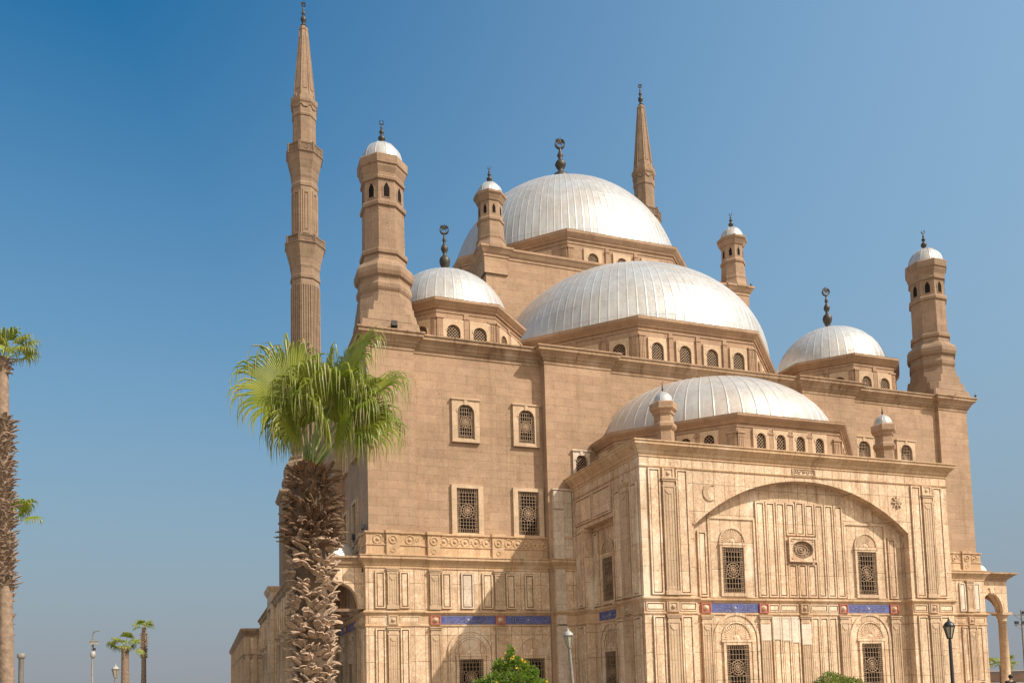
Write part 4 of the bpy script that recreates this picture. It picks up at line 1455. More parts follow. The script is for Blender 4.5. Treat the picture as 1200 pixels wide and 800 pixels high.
# courtyard range behind the left flank
CY = thing("courtyard_building", "long low stone courtyard range with cornice behind the left flank of the mosque", "building", (0, 0, 0))
mb = MB()
cpath = [(-28.0, 24.6), (28.0, 24.6), (28.0, 80), (-28.0, 80)]
mb.molding(cpath, [(0.12, 0), (0.12, .9), (0, 1.0), (0, 8.0)])
mb.add([(x, y, 7.98) for x, y in cpath], [(0, 1, 2, 3)])
mb.build("wall", MARB, CY)
mb = MB()
mb.molding(cpath, [(0, 7.3), (0.08, 7.35), (0.08, 7.5), (0.2, 7.62), (0.4, 7.9), (0.45, 8.0), (0.45, 8.22), (-.4, 8.3)])
mb.molding(cpath, [(0, 5.0), (.08, 5.05), (.08, 5.3), (.18, 5.4), (.18, 5.5), (0, 5.56)])
mb.build("cornice", SANDT, CY)
mb = MB()
CF = frame((0, 24.6), (1, 0))
for s in (-27.7, -26.9):
    mb.fbox(CF, s - .22, s + .22, -.02, 0.14, 0, 7.3)
CL = frame((-28.0, 0), (0, -1))
for k in range(14):
    s = -26 - k * 4.0
    mb.fbox(CL, s - .3, s + .3, -.02, 0.2, 0, 7.3)
    mb.fbox(CL, s - 2.7, s - 1.3, -.02, 0.06, 1.4, 4.6)
mb.build("pilasters", MARBF, CY)

# ================================================================== MINARETS
def minaret(cx, cy, label):
    T = thing("minaret", label, "minaret", (cx, cy, 0), 0, "twin pencil minarets at the rear of the mosque")
    def R(a): return a / cos(pi / 8) * 0.985
    mb = MB()
    q = 2.75
    mb.molding([(-q, -q), (q, -q), (q, q), (-q, q)], [(0, 0), (0, 21.8), (.2, 21.95), (.35, 22.2), (.35, 22.4), (-.3, 22.5)], True, True)
    mb.lathe(0, 0, [(R(2.55), 22.4), (R(2.5), 23.4), (R(2.62), 23.6), (R(2.62), 24.0), (R(2.4), 24.2), (R(2.3), 24.45), (R(2.42), 24.7), (R(2.42), 25.3), (R(2.2), 25.75), (R(1.9), 26.05), (R(1.78), 26.2), (R(1.86), 26.25), (R(1.86), 26.5), (R(1.7), 26.6)], 8, pi / 8)
    mb.build("pedestal", MINS, T)
    mb = MB()
    mb.lathe(0, 0, [(R(1.55), 26.5), (R(1.47), 46.3), (R(1.58), 46.4), (R(1.6), 46.75), (R(1.5), 46.85), (R(1.5), 47.6)], 8, pi / 8)
    for k in range(8):
        th = k * pi / 4
        F = face_frame(0, 0, 1.52, th)
        for i in range(5):
            c = -0.52 + 0.26 * i
            vs = []
            for (z, off) in ((27.2, 0.02), (45.7, -0.05)):
                for d in (-0.15, 0.07):
                    for e in (-.07, .07):
                        vs.append(F(c * (1 if z < 40 else 0.95) + e, d + off, z))
            mb.add(vs, [(0, 1, 3, 2), (4, 6, 7, 5), (0, 4, 5, 1), (1, 5, 7, 3), (3, 7, 6, 2), (2, 6, 4, 0)])
    mb.build("lower_shaft", MINS, T)
    def balcony(zb, zt, a0, a1, rail):
        mb = MB()
        h = zt - zb
        mb.lathe(0, 0, [(R(a0), zb), (R(a0 + .08), zb + h * .1), (R(a0 + .1), zb + h * .2), (R((a0 * 2 + a1) / 3), zb + h * .38), (R((a0 * 2 + a1) / 3 + .06), zb + h * .45), (R((a0 + a1 * 2) / 3), zb + h * .62), (R((a0 + a1 * 2) / 3 + .06), zb + h * .7), (R(a1), zb + h * .9), (R(a1 + .06), zb + h * .95), (R(a1 + .06), zt)], 8, pi / 8)
        mb.lathe(0, 0, [(R(a1 + .06), zt - .12), (R(a1 + .15), zt - .06), (R(a1 + .15), zt + .02), (R(a1 + .02), zt + .03)], 8, pi / 8)
        mb.build("balcony", MINS, T)
        mb = MB()
        o = octa(0, 0, a1 - 0.02)
        mb.molding(o, [(-.14, zt - .01), (.0, zt - .01), (.0, zt + rail), (.03, zt + rail + .01), (.03, zt + rail + .09), (-.16, zt + rail + .09), (-.14, zt + rail), (-.14, zt)])
        hw = a1 * math.tan(pi / 8)
        for k in range(8):
            F = face_frame(0, 0, a1 - .02, k * pi / 4)
            for sg in (-1, 1):
                mb.fbox(F, sg * hw - .09, sg * hw + .09, -.15, 0.06, zt, zt + rail + .15)
            mb.fring(F, [(-hw + .22, zt + .14), (hw - .22, zt + .14), (hw - .22, zt + rail - .1), (-hw + .22, zt + rail - .1)], [(-hw + .12, zt + .05), (hw - .12, zt + .05), (hw - .12, zt + rail - .02), (-hw + .12, zt + rail - .02)], -.02, 0.05)
            mb.ftorus(F, 0, zt + rail / 2 + .02, 0.0, rail * .26, 0.035, 12, 4)
        mb.build("railing", MINR, T)
    balcony(47.5, 50.25, 1.5, 2.02, 0.75)
    mb = MB()
    mb.lathe(0, 0, [(R(1.40), 50.2), (R(1.36), 56.9), (R(1.44), 57.0), (R(1.46), 57.35), (R(1.36), 57.5), (R(1.36), 58)], 8, pi / 8)
    for k in range(8):
        F = face_frame(0, 0, 1.37, k * pi / 4)
        mb.fring(F, [(-.2, 51.8), (.2, 51.8), (.2, 56.2), (-.2, 56.2)], [(-.36, 51.5), (.36, 51.5), (.36, 56.5), (-.36, 56.5)], -.05, 0.055)
        mb.fbox(F, -.13, .13, -.05, .05, 52.0, 56.0)
    mb.build("middle_shaft", MINS, T)
    balcony(57.9, 60.75, 1.36, 1.84, 0.95)
    mb = MB()
    mb.lathe(0, 0, [(R(1.26), 60.7), (R(1.22), 65.2), (R(1.3), 65.3), (R(1.34), 65.5), (R(1.30), 65.6), (R(1.30), 66.7), (R(1.42), 66.9), (R(1.46), 67.15), (R(1.46), 67.4), (R(1.2), 67.5)], 8, pi / 8)
    for k in range(8):
        F = face_frame(0, 0, 1.30, k * pi / 4)
        mb.ftorus(F, 0, 66.6, 0.02, 0.36, 0.07, 10, 5, pi, 2 * pi)
        mb.fboss(F, -.5, 66.55, 0, 0.12, 0.1, 8)
        F2 = face_frame(0, 0, 1.42, k * pi / 4)
        mb.fpoly(F2, [(-.14, 67.4), (.14, 67.4), (0, 67.85)], -.1, 0.02)
    mb.build("upper_shaft", MINS, T)
    mb = MB()
    mb.lathe(0, 0, [(R(1.2), 67.45), (R(1.14), 68.0), (R(0.46), 76.0), (R(0.5), 76.05), (R(0.5), 76.35), (R(0.36), 76.5), (0.2, 76.8)], 8, pi / 8)
    for k in range(8):
        a = pi / 8 + k * pi / 4
        mb.tube([(R(1.15) * cos(a), R(1.15) * sin(a), 68.0), (R(.47) * cos(a), R(.47) * sin(a), 76.0)], [0.05, 0.03], 5)
        F = face_frame(0, 0, 0, k * pi / 4)
        vs = [F(e * q, d, z) for (z, d, q) in ((68.6, 1.08, .22), (75.2, .52, .08)) for e in (-1, 1)]
        vs2 = [F(e * q, d + .045, z) for (z, d, q) in ((68.6, 1.08, .22), (75.2, .52, .08)) for e in (-1, 1)]
        mb.add(vs + vs2, [(0, 1, 5, 4), (1, 3, 7, 5), (3, 2, 6, 7), (2, 0, 4, 6), (4, 5, 7, 6)])
    mb.build("spire", MINS, T)
    f = MB()
    finial(T, 0, 0, 76.7, 3.2, 0.68)
    return T
minaret(-21.6, 21.9, "tall left minaret with two balconies rising behind the palm")
minaret(21.6, 21.9, "right minaret showing only its spire and collar behind the main dome")

# ================================================================== VEGETATION
VR = Vector((cos(YAW), sin(YAW), 0))                          # rightwards as one faces the mosque from the lawn
VF = Vector((-sin(YAW), cos(YAW), 0))

def frond(parent, base, hub, axis, normal, L, spread, rnd, nseg=44, droop=1.0, f0=0.5, name="frond", npt=10, pet=0.016, dry=0.35, limp=0.0):
    """fan leaf: petiole, pleated blade split into hanging strips"""
    base, hub, axis, normal = Vector(base), Vector(hub), Vector(axis).normalized(), Vector(normal)
    normal = (normal - axis * normal.dot(axis)).normalized()
    s = normal.cross(axis).normalized()
    mb = MB()
    mats = []
    # petiole, slightly arched
    mid = (base + hub) / 2 + Vector((0, 0, 0.06 * (hub - base).length))
    pts = [base, (base + mid) / 2 + Vector((0, 0, .01)), mid, (mid + hub) / 2, hub, hub + axis * L * 0.18]
    mb.tube(pts, [pet * 1.5, pet * 1.25, pet, pet * .9, pet * .8, pet * .3], 6)
    mats += [1] * len(mb.f)
    down = Vector((0, 0, -1))
    dphi = 2 * spread / nseg
    for k in range(nseg):
        ph = -spread + dphi * (k + .5)
        u = abs(ph) / spread
        Lk = L * (1.0 - 0.28 * u * u) * rnd.uniform(0.9, 1.08)
        d0 = (axis * cos(ph) + s * sin(ph) + normal * (0.10 + 0.16 * u)).normalized()
        lat = (s * cos(ph) - axis * sin(ph)).normalized()
        split = f0 * rnd.uniform(0.86, 1.1)
        p = Vector(hub)
        prev = None
        dr = droop * rnd.uniform(0.75, 1.25)
        tw = rnd.uniform(-.5, .5)
        sway = Vector((rnd.uniform(-.12, .12), rnd.uniform(-.12, .12), 0))
        isdry = rnd.random() < dry
        for i in range(npt + 1):
            f = i / npt
            t = max(0.0, (f - split * 0.92) / (1 - split * 0.92))
            bend = min(1.0, limp * f + (t ** 1.1) * dr)
            dr_ = (d0 * (1 - bend) + (down + sway) * bend * 1.15)
            if dr_.length < 1e-4: dr_ = down
            dr_.normalize()
            if i: p = p + dr_ * (Lk / npt)
            wfull = f * Lk * dphi * 0.5
            wsp = split * Lk * dphi * 0.5
            w = wfull if f < split else wsp * max(0.05, 1 - ((f - split) / (1 - split)) ** 0.9)
            la = lat
            if f > split:
                q = (f - split) * tw * 2.0
                la = (lat * cos(q) + normal * sin(q))
            la = (la - dr_ * la.dot(dr_))
            if la.length < 1e-4: la = s.copy()
            la.normalize()
            nn = dr_.cross(la)
            cur = (p - la * w, p + nn * w * 0.55, p + la * w)
            if prev is not None:
                o = len(mb.v)
                mb.v += [tuple(x) for x in prev + cur]
                mb.f += [[o, o + 1, o + 4, o + 3], [o + 1, o + 2, o + 5, o + 4]]
                mb.sm += [False, False]
                mm = 2 if (isdry and f > 0.74) else 0
                mats += [mm, mm]
            prev = cur
    ob = mb.build(name, FROND, parent, recalc=False)
    ob.data.materials.append(PETIOLE)
    ob.data.materials.append(FROND_DRY)
    ob.data.polygons.foreach_set('material_index', mats)
    return ob

def leaf_bases(parent, rnd, zr, rad, rows, per, length, width, tilt, mat, name="leaf_bases", split=True, lean=None, jit=1.0, roll=0.0):
    """cut leaf stubs left on a palm trunk, row over row"""
    mb = MB()
    for j in range(rows):
        f = (j + .5) / rows
        z = zr[0] + (zr[1] - zr[0]) * f
        r = rad(f) if callable(rad) else rad
        T = tilt(f) if callable(tilt) else tilt
        for k in range(per):
            a = 2 * pi * (k + .5 * (j % 2)) / per + rnd.uniform(-.14, .14) * jit
            zz = z + rnd.uniform(-.05, .05) * jit
            out = Vector((cos(a), sin(a), 0))
            tan = Vector((-sin(a), cos(a), 0)) * (1 if rnd.random() < .5 else -1)
            tt = T + rnd.uniform(-.28, .28)
            d = (out * sin(tt) + Vector((0, 0, 1)) * cos(tt) + tan * rnd.uniform(-.35, .35)).normalized()
            n = (out * cos(tt) - Vector((0, 0, 1)) * sin(tt))
            if roll:
                q_ = Matrix.Rotation(rnd.uniform(-roll, roll), 3, d)
                n = q_ @ n; tan = q_ @ tan
            l = length * rnd.uniform(0.55, 1.4)
            w = width * rnd.uniform(0.75, 1.2)
            p0 = out * (r - .03) + Vector((0, 0, zz))
            if lean: p0 += lean(zz)
            th = 0.022
            curl = rnd.uniform(0.0, 0.07)
            prongs = [(-1, 1)] if not split else [(-1, -.06), (.06, 1)]
            for (e0, e1) in prongs:
                k1, k2 = rnd.uniform(.62, 1.0), rnd.uniform(.75, 1.1)
                rows_ = []
                for (q, ws, off) in ((0, 1.0, 0), (0.35, .95, .0), (0.7, .72, curl * .5), (1.0, .45 * k1, curl * 1.6)):
                    c = p0 + d * l * q * (k2 if q > .5 else 1) + n * off
                    sp = tan * w / 2 * ws
                    cup = n * (-.028 * ws)
                    rows_.append((c + sp * e0 + cup * (1 if e0 < -.5 else 0), c + sp * e1 + cup * (1 if e1 > .5 else 0)))
                vs = []
                for (A, B_) in rows_:
                    vs += [A, B_, B_ - n * th, A - n * th]
                fs = []
                for q in range(3):
                    o = q * 4
                    for e in range(4):
                        fs.append((o + e, o + (e + 1) % 4, o + 4 + (e + 1) % 4, o + 4 + e))
                fs += [(0, 1, 2, 3), (12, 13, 14, 15)]
                mb.add(vs, fs)
    return mb.build(name, mat, parent)

def trunk_mesh(parent, pts, rads, mat, n=18, seed=1, rings=0.0, name="trunk"):
    rnd = random.Random(seed)
    mb = MB()
    P, Rr = [], []
    for i in range(len(pts) - 1):
        a, b = Vector(pts[i]), Vector(pts[i + 1])
        m = max(2, int((b - a).length / 0.09))
        for k in range(m):
            t = k / m
            P.append(a.lerp(b, t))
            Rr.append((rads[i] * (1 - t) + rads[i + 1] * t) * (1 + rings * (1 if k % 2 else -1) + rnd.uniform(-.02, .02)))
    P.append(Vector(pts[-1])); Rr.append(rads[-1])
    mb.tube(P, Rr, n)
    return mb.build(name, mat, parent)

# ---- the large fan palm in front of the mosque
rnd = random.Random(21)
PB = Vector((-29.80, -55.39, 0))
PALM = thing("palm_tree", "big fan palm with shaggy brown trunk in front of the mosque's left corner", "palm tree", PB)
def pl(f): return Vector((-.06 * f, .02 * f, 0))
TOPZ = 5.50
CORE = simple("palm_trunk_core", (0.10, 0.065, 0.042), 0.95, 0, 0.4, 9, 0.5)
trunk_mesh(PALM, [(0.03, 0, 0), (0.02, 0, 2), (-.03, 0, 4), (-.06, .01, 5.2), (-.07, .01, 5.62)], [.33, .30, .30, .29, .16], CORE, 18, 3)
leaf_bases(PALM, rnd, (0.4, 4.35), .325, 40, 12, .195, .19, lambda f: 0.60 + .35 * f, BOOT, 'leaf_bases', True, None, 2.0, .75)
leaf_bases(PALM, rnd, (4.05, 5.32), lambda f: .335 - .08 * f * f, 19, 15, .27, .11, lambda f: 1.18 - .5 * f, BOOTD, "upper_leaf_bases", True, None, 1.8, .8)
mb = MB()
for i in range(240):
    a = rnd.uniform(0, 2 * pi); r = rnd.uniform(.1, .26)
    z = rnd.uniform(5.1, 5.52)
    p = Vector((r * cos(a) - .06, r * sin(a), z))
    q = p + Vector((rnd.uniform(-.1, .1) + .06 * cos(a), rnd.uniform(-.1, .1) + .06 * sin(a), rnd.uniform(.02, .18)))
    mb.tube([p, (p + q) / 2 + Vector((.01, 0, .02)), q], [.016, .012, .004], 4, False)
mb.build("crown_fibre", FIBRE, PALM)
def hv(px, py, depth):
    """offset from the trunk top from how far right, up and away something lies (in units of 15.3 mm)"""
    return VR * ((px - 362) * .0153) + VF * depth + Vector((0, 0, TOPZ + (545 - py) * .0153))
tb = Vector((-.06, 0, TOPZ - .08))
FR = [ # hub px, hub py, depth, axis(right, away, up), normal(right, away, up), L, spread, droop, limp
 (344, 468, -.35, (-.32, -.05, .95), (.25, -.95, .25), 1.42, 2.1, 1.3, 0),
 (376, 455, .25, (.10, .2, .97), (-.85, -.45, .1), 1.35, 1.7, 1.4, 0),
 (400, 442, .15, (.52, -.1, .86), (-.75, -.55, .4), 1.5, 1.8, 1.35, 0),
 (424, 476, -.30, (.88, -.1, .50), (-.35, -.55, .75), 1.30, 1.7, 1.5, 0),
 (412, 488, .35, (.75, .35, .35), (.2, -.8, .5), 1.1, 2.2, 1.5, .1),
 (372, 474, -.30, (.10, -.35, .9), (.15, -.9, -.3), 1.15, 2.3, 1.6, .05),
 (354, 482, -.20, (-.30, -.35, .85), (-.5, -.75, .2), 1.05, 2.2, 1.6, .05),
 (390, 478, -.35, (.40, -.35, .80), (.5, -.8, -.1), 1.15, 2.3, 1.6, .05),
 (388, 452, .45, (.25, .45, .85), (-.3, -.8, .4), 1.1, 2.0, 1.5, 0),
 (354, 466, .40, (-.40, .4, .8), (.4, -.8, .4), 1.05, 2.0, 1.5, 0),
 (348, 484, .15, (-.5, .1, .6), (-.5, -.7, .4), 1.0, 2.0, 1.6, .1),
 (404, 468, .1, (.60, .1, .65), (-.6, -.6, .45), 1.1, 2.0, 1.5, .05),
 (376, 496, -.40, (.05, -.6, .5), (-.1, -.7, .4), .9, 2.1, 1.6, .25),
 (396, 498, -.30, (.45, -.5, .4), (.2, -.7, .4), .95, 2.0, 1.6, .25),
 (352, 500, -.25, (-.45, -.5, .4), (-.2, -.7, .4), .85, 2.0, 1.6, .25),
 (416, 492, .0, (.75, -.3, .1), (.3, -.7, .5), 1.1, 2.0, 1.6, .2),
]
for (px, py, dp, ax, nm, L, sp, dr, limp) in FR:
    A = VR * ax[0] + VF * ax[1] + Vector((0, 0, ax[2]))
    Nn = VR * nm[0] + VF * nm[1] + Vector((0, 0, nm[2]))
    frond(PALM, tb + VR * rnd.uniform(-.08, .08) + VF * rnd.uniform(-.08, .08), hv(px, py, dp), A, Nn, L * (1.0 if L == 1.42 else 1.18), sp, rnd, 84 if L == 1.42 else 60, dr, .60 if L == 1.42 else .47, "frond", 12, .018, .3, limp)

def fan_palm(name, label, loc, h, r, crown, nfr, seed, lean=(0, 0), boots=None, bl=.26, group=None, seg=22, up=0.35, bmat=BOOT, tmat=BARK, pairs=None):
    rnd = random.Random(seed)
    T = thing(name, label, "palm tree", loc, 0, group)
    top = Vector((lean[0], lean[1], h))
    def ln(z): return Vector((lean[0] * z / h, lean[1] * z / h, 0))
    trunk_mesh(T, [(0, 0, 0), tuple(top * .5), tuple(top * .9), tuple(top)], [r * 1.25, r, r * .95, r * .9], tmat, 14, seed, 0.025)
    for i, (z0, z1, rr) in enumerate(boots or []):
        n = max(2, int((z1 - z0) / .16))
        leaf_bases(T, rnd, (z0, z1), r * rr, n, 10, bl, .15, .75, bmat, "leaf_bases", True, ln)
    for k in range(nfr):
        a = 2 * pi * k * .381966 + rnd.uniform(-.2, .2)
        el = up + (1.25 - up) * (k / nfr) + rnd.uniform(-.15, .15) - .35
        o = Vector((cos(a), sin(a), 0))
        d = o * cos(el) + Vector((0, 0, sin(el)))
        pl_ = crown * rnd.uniform(.42, .6)
        hub = top + d * pl_
        nm = (-o * sin(el) + Vector((0, 0, cos(el)))) + Vector((rnd.uniform(-.5, .5), rnd.uniform(-.5, .5), 0))
        frond(T, top - Vector((0, 0, .05)), hub, d, nm, crown * rnd.uniform(.5, .62), 1.7, rnd, seg, 1.0, .55, "frond", 7, .016, .25, .12)
    return T
BOOTL = simple("palm_leaf_base_weathered", (0.25, 0.175, 0.12), 0.85, 0, 0.45, 5, 0.4)
fan_palm("palm_tree", "tall palm at the left edge with bare upper trunk and green crown", (-37.28, -40.83, 0), 12.15, .18, 1.35, 13, 5, (-.36, -.06), [(4.9, 10.3, 1.35), (11.6, 12.15, 1.1)], .24, "palms at the left edge", 26, .75, BOOTL)
fan_palm("palm_tree", "shorter shaggy palm hiding behind the tall palm at the left edge", (-38.4, -36.7, 0), 7.75, .20, 1.4, 11, 8, (.02, 0), [(3.3, 7.3, 1.35)], .28, "palms at the left edge", 24, .7, BOOTL)
fan_palm("palm_tree", "distant stout palm with drooping crown left of the mosque", (-38.37, 9.41, 0), 5.7, .32, 1.7, 11, 14, (-.05, 0), [(5.1, 5.6, .9)], .2, "distant palms left of the mosque", 18, 0.05)
fan_palm("palm_tree", "distant slim palm with small crown left of the mosque", (-37.6, 19.5, 0), 8.0, .22, 1.25, 10, 16, (-.02, 0), [(4.9, 7.4, 1.15)], .22, "distant palms left of the mosque", 18, 0.3)
fan_palm("palm_tree", "small dark palm seen beside the arcade column at the right", (60.33, 6.96, 0), 2.2, .22, 2.0, 12, 31, (0, 0), None, .2, "small palms beyond the right arcade", 18, 0.2)
fan_palm("palm_tree", "small palm at the right edge of the view beyond the arcade", (63.6, 3.2, 0), 2.4, .22, 1.9, 11, 33, (0, 0), None, .2, "small palms beyond the right arcade", 18, 0.2)

def leaf_cloud(mb, rnd, c, rad, n, size, shell=0.55, up=0.4):
    for _ in range(n):
        v = Vector((rnd.gauss(0, 1), rnd.gauss(0, 1), rnd.gauss(0, 1)))
        if v.length < 1e-3: continue
        v.normalize()
        q = (shell + (1 - shell) * rnd.random()) * (1 + .18 * sin(5 * v.x + 3 * v.z) * cos(4 * v.y))
        p = Vector(c) + Vector((v.x * rad[0], v.y * rad[1], v.z * rad[2])) * q
        d = (v + Vector((rnd.uniform(-.8, .8), rnd.uniform(-.8, .8), rnd.uniform(-.3, .9) * up * 2))).normalized()
        w = d.cross(Vector((rnd.uniform(-1, 1), rnd.uniform(-1, 1), rnd.uniform(-1, 1))))
        if w.length < 1e-3: continue
        w.normalize()
        s = size * rnd.uniform(.6, 1.3)
        nn = d.cross(w) * s * .12
        mb.add([p - d * s * .5, p - w * s * .24 + nn, p + d * s * .5, p + w * s * .24 + nn], [(0, 1, 2, 3)])

# flowering shrub by the left lamp
SH = thing("flowering_shrub", "rounded green shrub dotted with yellow flowers below the left windows", "shrub", (-21.4, -42.05, 0))
rnd = random.Random(4)
mb = MB()
for i in range(9):
    a = 2 * pi * i / 9
    mb.tube([(0, 0, 0), (.25 * cos(a), .25 * sin(a), .7), (.75 * cos(a), .6 * sin(a), 1.5 + .5 * rnd.random())], [.05, .035, .012], 6)
mb.tube([(0, 0, 0), (.02, 0, 1.4), (0, 0, 2.8)], [.06, .04, .012], 6)
mb.build("stems", TWIG, SH)
mb = MB()
blobs = [((0, 0, 2.62), (.20, .2, .40)), ((-.02, 0, 2.2), (.42, .4, .42)), ((-.42, 0, 2.25), (.26, .26, .28)), ((.48, 0, 2.2), (.28, .26, .30)), ((.22, -.2, 2.35), (.25, .25, .28)), ((-.55, -.1, 1.75), (.5, .45, .42)), ((.55, -.1, 1.75), (.5, .45, .42)), ((-1.0, 0, 1.62), (.42, .4, .26)), ((1.05, 0, 1.5), (.42, .4, .3)), ((0, -.35, 1.7), (.6, .5, .5)), ((.85, 0, 2.0), (.2, .2, .22)), ((0, 0, 1.15), (1.35, 1.1, .62)), ((0, 0, .55), (1.2, 1.0, .5))]
for c, r in blobs:
    cc = VR * c[0] + VF * c[1] + Vector((0, 0, c[2]))
    vol = r[0] * r[1] * r[2]
    leaf_cloud(mb, rnd, cc, r, int(260 + 3600 * vol), .115, .35)
mb.build("foliage", LEAF, SH)
for i in range(17):
    c, r = blobs[rnd.randint(0, 11)]
    a = rnd.uniform(0, 2 * pi); e = rnd.uniform(-.2, 1.2)
    p = VR * (c[0] + r[0] * cos(a) * cos(e) * 1.02) + VF * (c[1] - abs(r[1] * sin(a) * cos(e)) * 1.02) + Vector((0, 0, c[2] + r[2] * sin(e) * 1.0))
    mb = MB()
    s = rnd.uniform(.035, .058)
    for k in range(6):
        b = 2 * pi * k / 6
        d = VR * cos(b) + Vector((0, 0, sin(b)))
        w = VR * -sin(b) + Vector((0, 0, cos(b)))
        q = p - VF * .03
        mb.add([q, q + d * s * .6 + w * s * .3 - VF * .01, q + d * s + VF * .01, q + d * s * .6 - w * s * .3 - VF * .01], [(0, 1, 2, 3)])
    mb.build("flower", FLOWER, SH)

TP = thing("clipped_bush", "clipped light green round bush whose top shows below the bay", "bush", (-11.91, -47.57, 0))
rnd = random.Random(9)
mb = MB()
mb.tube([(0, 0, 0), (0.02, 0, .9)], [.07, .05], 7)
mb.build("stem", TWIG, TP)
mb = MB()
leaf_cloud(mb, rnd, (0, 0, .86), (1.02, 1.0, .80), 9000, .075, .82, .3)
mb.build("foliage", LEAFT, TP)

# ================================================================== STREET FURNITURE
def street_lamp(label, loc, h, s, polemat, lean=(0, 0), group="lantern street lamps"):
    T = thing("street_lamp", label, "street lamp", loc, 0, group)
    T.rotation_euler = (lean[0], lean[1], 0)
    zl = h - 1.02 * s                                        # bottom of the lantern
    mb = MB()
    mb.lathe(0, 0, [(.16, 0), (.16, .25), (.12, .3), (.11, .5), (.09, .9), (.072, 1.0), (.062, zl - .12), (.06, zl - .1), (.06, zl - .06), (.04, zl)], 16, 0, True)
    mb.build("pole", polemat, T)
    mb = MB()
    mb.lathe(0, 0, [(.045, zl - .005), (.12 * s, zl), (.13 * s, zl + .05 * s), (.10 * s, zl + .06 * s)], 12, 0)
    n = 6
    r0, r1 = .11 * s, .24 * s
    z0, z1 = zl + .06 * s, zl + .58 * s
    for k in range(n):
        a = 2 * pi * k / n
        mb.tube([(r0 * cos(a), r0 * sin(a), z0), (r1 * cos(a), r1 * sin(a), z1)], .014 * s + .006, 5)
    mb.lathe(0, 0, [(r1 * 1.0, z1 - .02), (r1 * 1.12, z1), (r1 * 1.12, z1 + .04 * s), (r1 * .9, z1 + .05 * s)], n, 0)
    mb.build("lantern_frame", polemat, T)
    mb = MB()
    mb.lathe(0, 0, [(r0 * .93, z0), (r1 * .93, z1)], n, 0, False, False)
    mb.build("lantern_glass", GLASS, T)
    mb = MB()
    mb.lathe(0, 0, [(.05 * s, z0), (.06 * s, z0 + .2 * s), (.02 * s, z0 + .3 * s)], 8, 0, True)
    mb.build("bulb", LAMPTOP, T)
    mb = MB()
    mb.lathe(0, 0, [(r1 * 1.0, z1 + .045 * s), (r1 * .86, z1 + .12 * s), (r1 * .55, z1 + .2 * s), (r1 * .28, z1 + .235 * s), (r1 * .2, z1 + .27 * s), (r1 * .26, z1 + .30 * s), (.02 * s, z1 + .33 * s), (.03 * s, z1 + .36 * s), (.006, h)], 12, 0, True)
    mb.build("cap", LAMPTOP if polemat is GREYPOLE else polemat, T)
    return T
street_lamp("grey lantern lamp leaning slightly beside the flowering shrub", tuple(Vector((-17.42, -38.26, 0)) + VR * .16), 3.92, .88, GREYPOLE, (0, radians(-3.6)))
street_lamp("dark lantern lamp in front of the right end of the bay", (-3.55, -44.54, 0), 3.84, .88, IRON)
street_lamp("small distant lantern lamp left of the mosque between the palms", (-36.75, -15.54, 0), 3.42, .85, GREYPOLE)

# camera / flood pole far left
FP = thing("camera_pole", "slim pole with curved arm, camera and loudspeaker far left", "pole", (-38.56, -10.71, 0))
mb = MB()
mb.lathe(0, 0, [(.14, 0), (.14, .1), (.07, .15), (.06, 5.2), (.045, 5.3)], 10, 0, True)
mb.tube([Vector((0, 0, 5.2)), Vector((0, 0, 5.45)), VR * .06 + Vector((0, 0, 5.58)), VR * .2 + Vector((0, 0, 5.64)), VR * .42 + Vector((0, 0, 5.65))], [.045, .04, .035, .03, .03], 8)
mb.build("pole", GREYPOLE, FP)
mb = MB()
Fp = frame((0, 0), (VR.x, VR.y))
mb.fbox(Fp, -.16, .30, -.14, .14, 4.78, 4.98)
mb.fbox(Fp, -.2, .34, -.17, .17, 4.985, 5.02)
mb.build("camera_housing", LAMPTOP, FP)
mb = MB()
mb.tube([VR * .1 + Vector((0, 0, 4.42)), VR * .1 + Vector((0, 0, 4.56))], [.09, .09], 10)
mb.build("camera_dome", IRON, FP)
mb = MB()
mb.lathe(.02, 0, [(.1, 3.95), (.16, 4.0), (.16, 4.3), (.1, 4.36)], 12, 0, True)
mb.build("loudspeaker", LAMPTOP, FP)

PO = thing("stone_post", "short grey stone post with a square cap at the left edge", "post", (-38.8, -30.97, 0))
mb = MB()
mb.lathe(0, 0, [(.16, 0), (.14, .2), (.105, .3), (.10, 3.15), (.115, 3.17)], 14, 0, True)
mb.build("shaft", GREYPOLE, PO)
mb = MB()
mb.lathe(0, 0, [(.115, 3.165), (.15, 3.2), (.16, 3.22), (.16, 3.36), (.13, 3.38)], 14, 0, True)
mb.build("cap", GREYPOLE, PO)

# floodlight mast far right
FM = thing("floodlight_mast", "thin floodlight mast with two rows of lamps at the right edge", "mast", (46.55, -7.38, 0))
Fm = frame((0, 0), (VR.x, VR.y))
mb = MB()
mb.lathe(0, 0, [(.26, 0), (.22, .3), (.13, .5), (.07, 7.7)], 10, 0, True)
mb.build("pole", GREYPOLE, FM)
for z in (7.2, 6.2):
    mb = MB()
    mb.fbox(Fm, -.75, .85, -.04, .04, z - .05, z + .05)
    for sg in (-1, 1):
        mb.tube([Fm(sg * .7, 0, z - .03), Fm(sg * .05, 0, z - .5)], .03, 6)
    mb.build("crossarm", GREYPOLE, FM)
    for s in ((.25, .65) if z > 7 else (-.55, .15, .5, .78)):
        mb = MB()
        vs = [Fm(s + a * .17, d, z + .08 + c * .26 + (0.06 if d < 0 else 0)) for c in (0, 1) for d in (-.1, .14) for a in (-1, 1)]
        mb.add(vs, [(0, 1, 3, 2), (4, 6, 7, 5), (0, 4, 5, 1), (1, 5, 7, 3), (3, 7, 6, 2), (2, 6, 4, 0)])
        mb.build("lamp_head", IRON, FM)

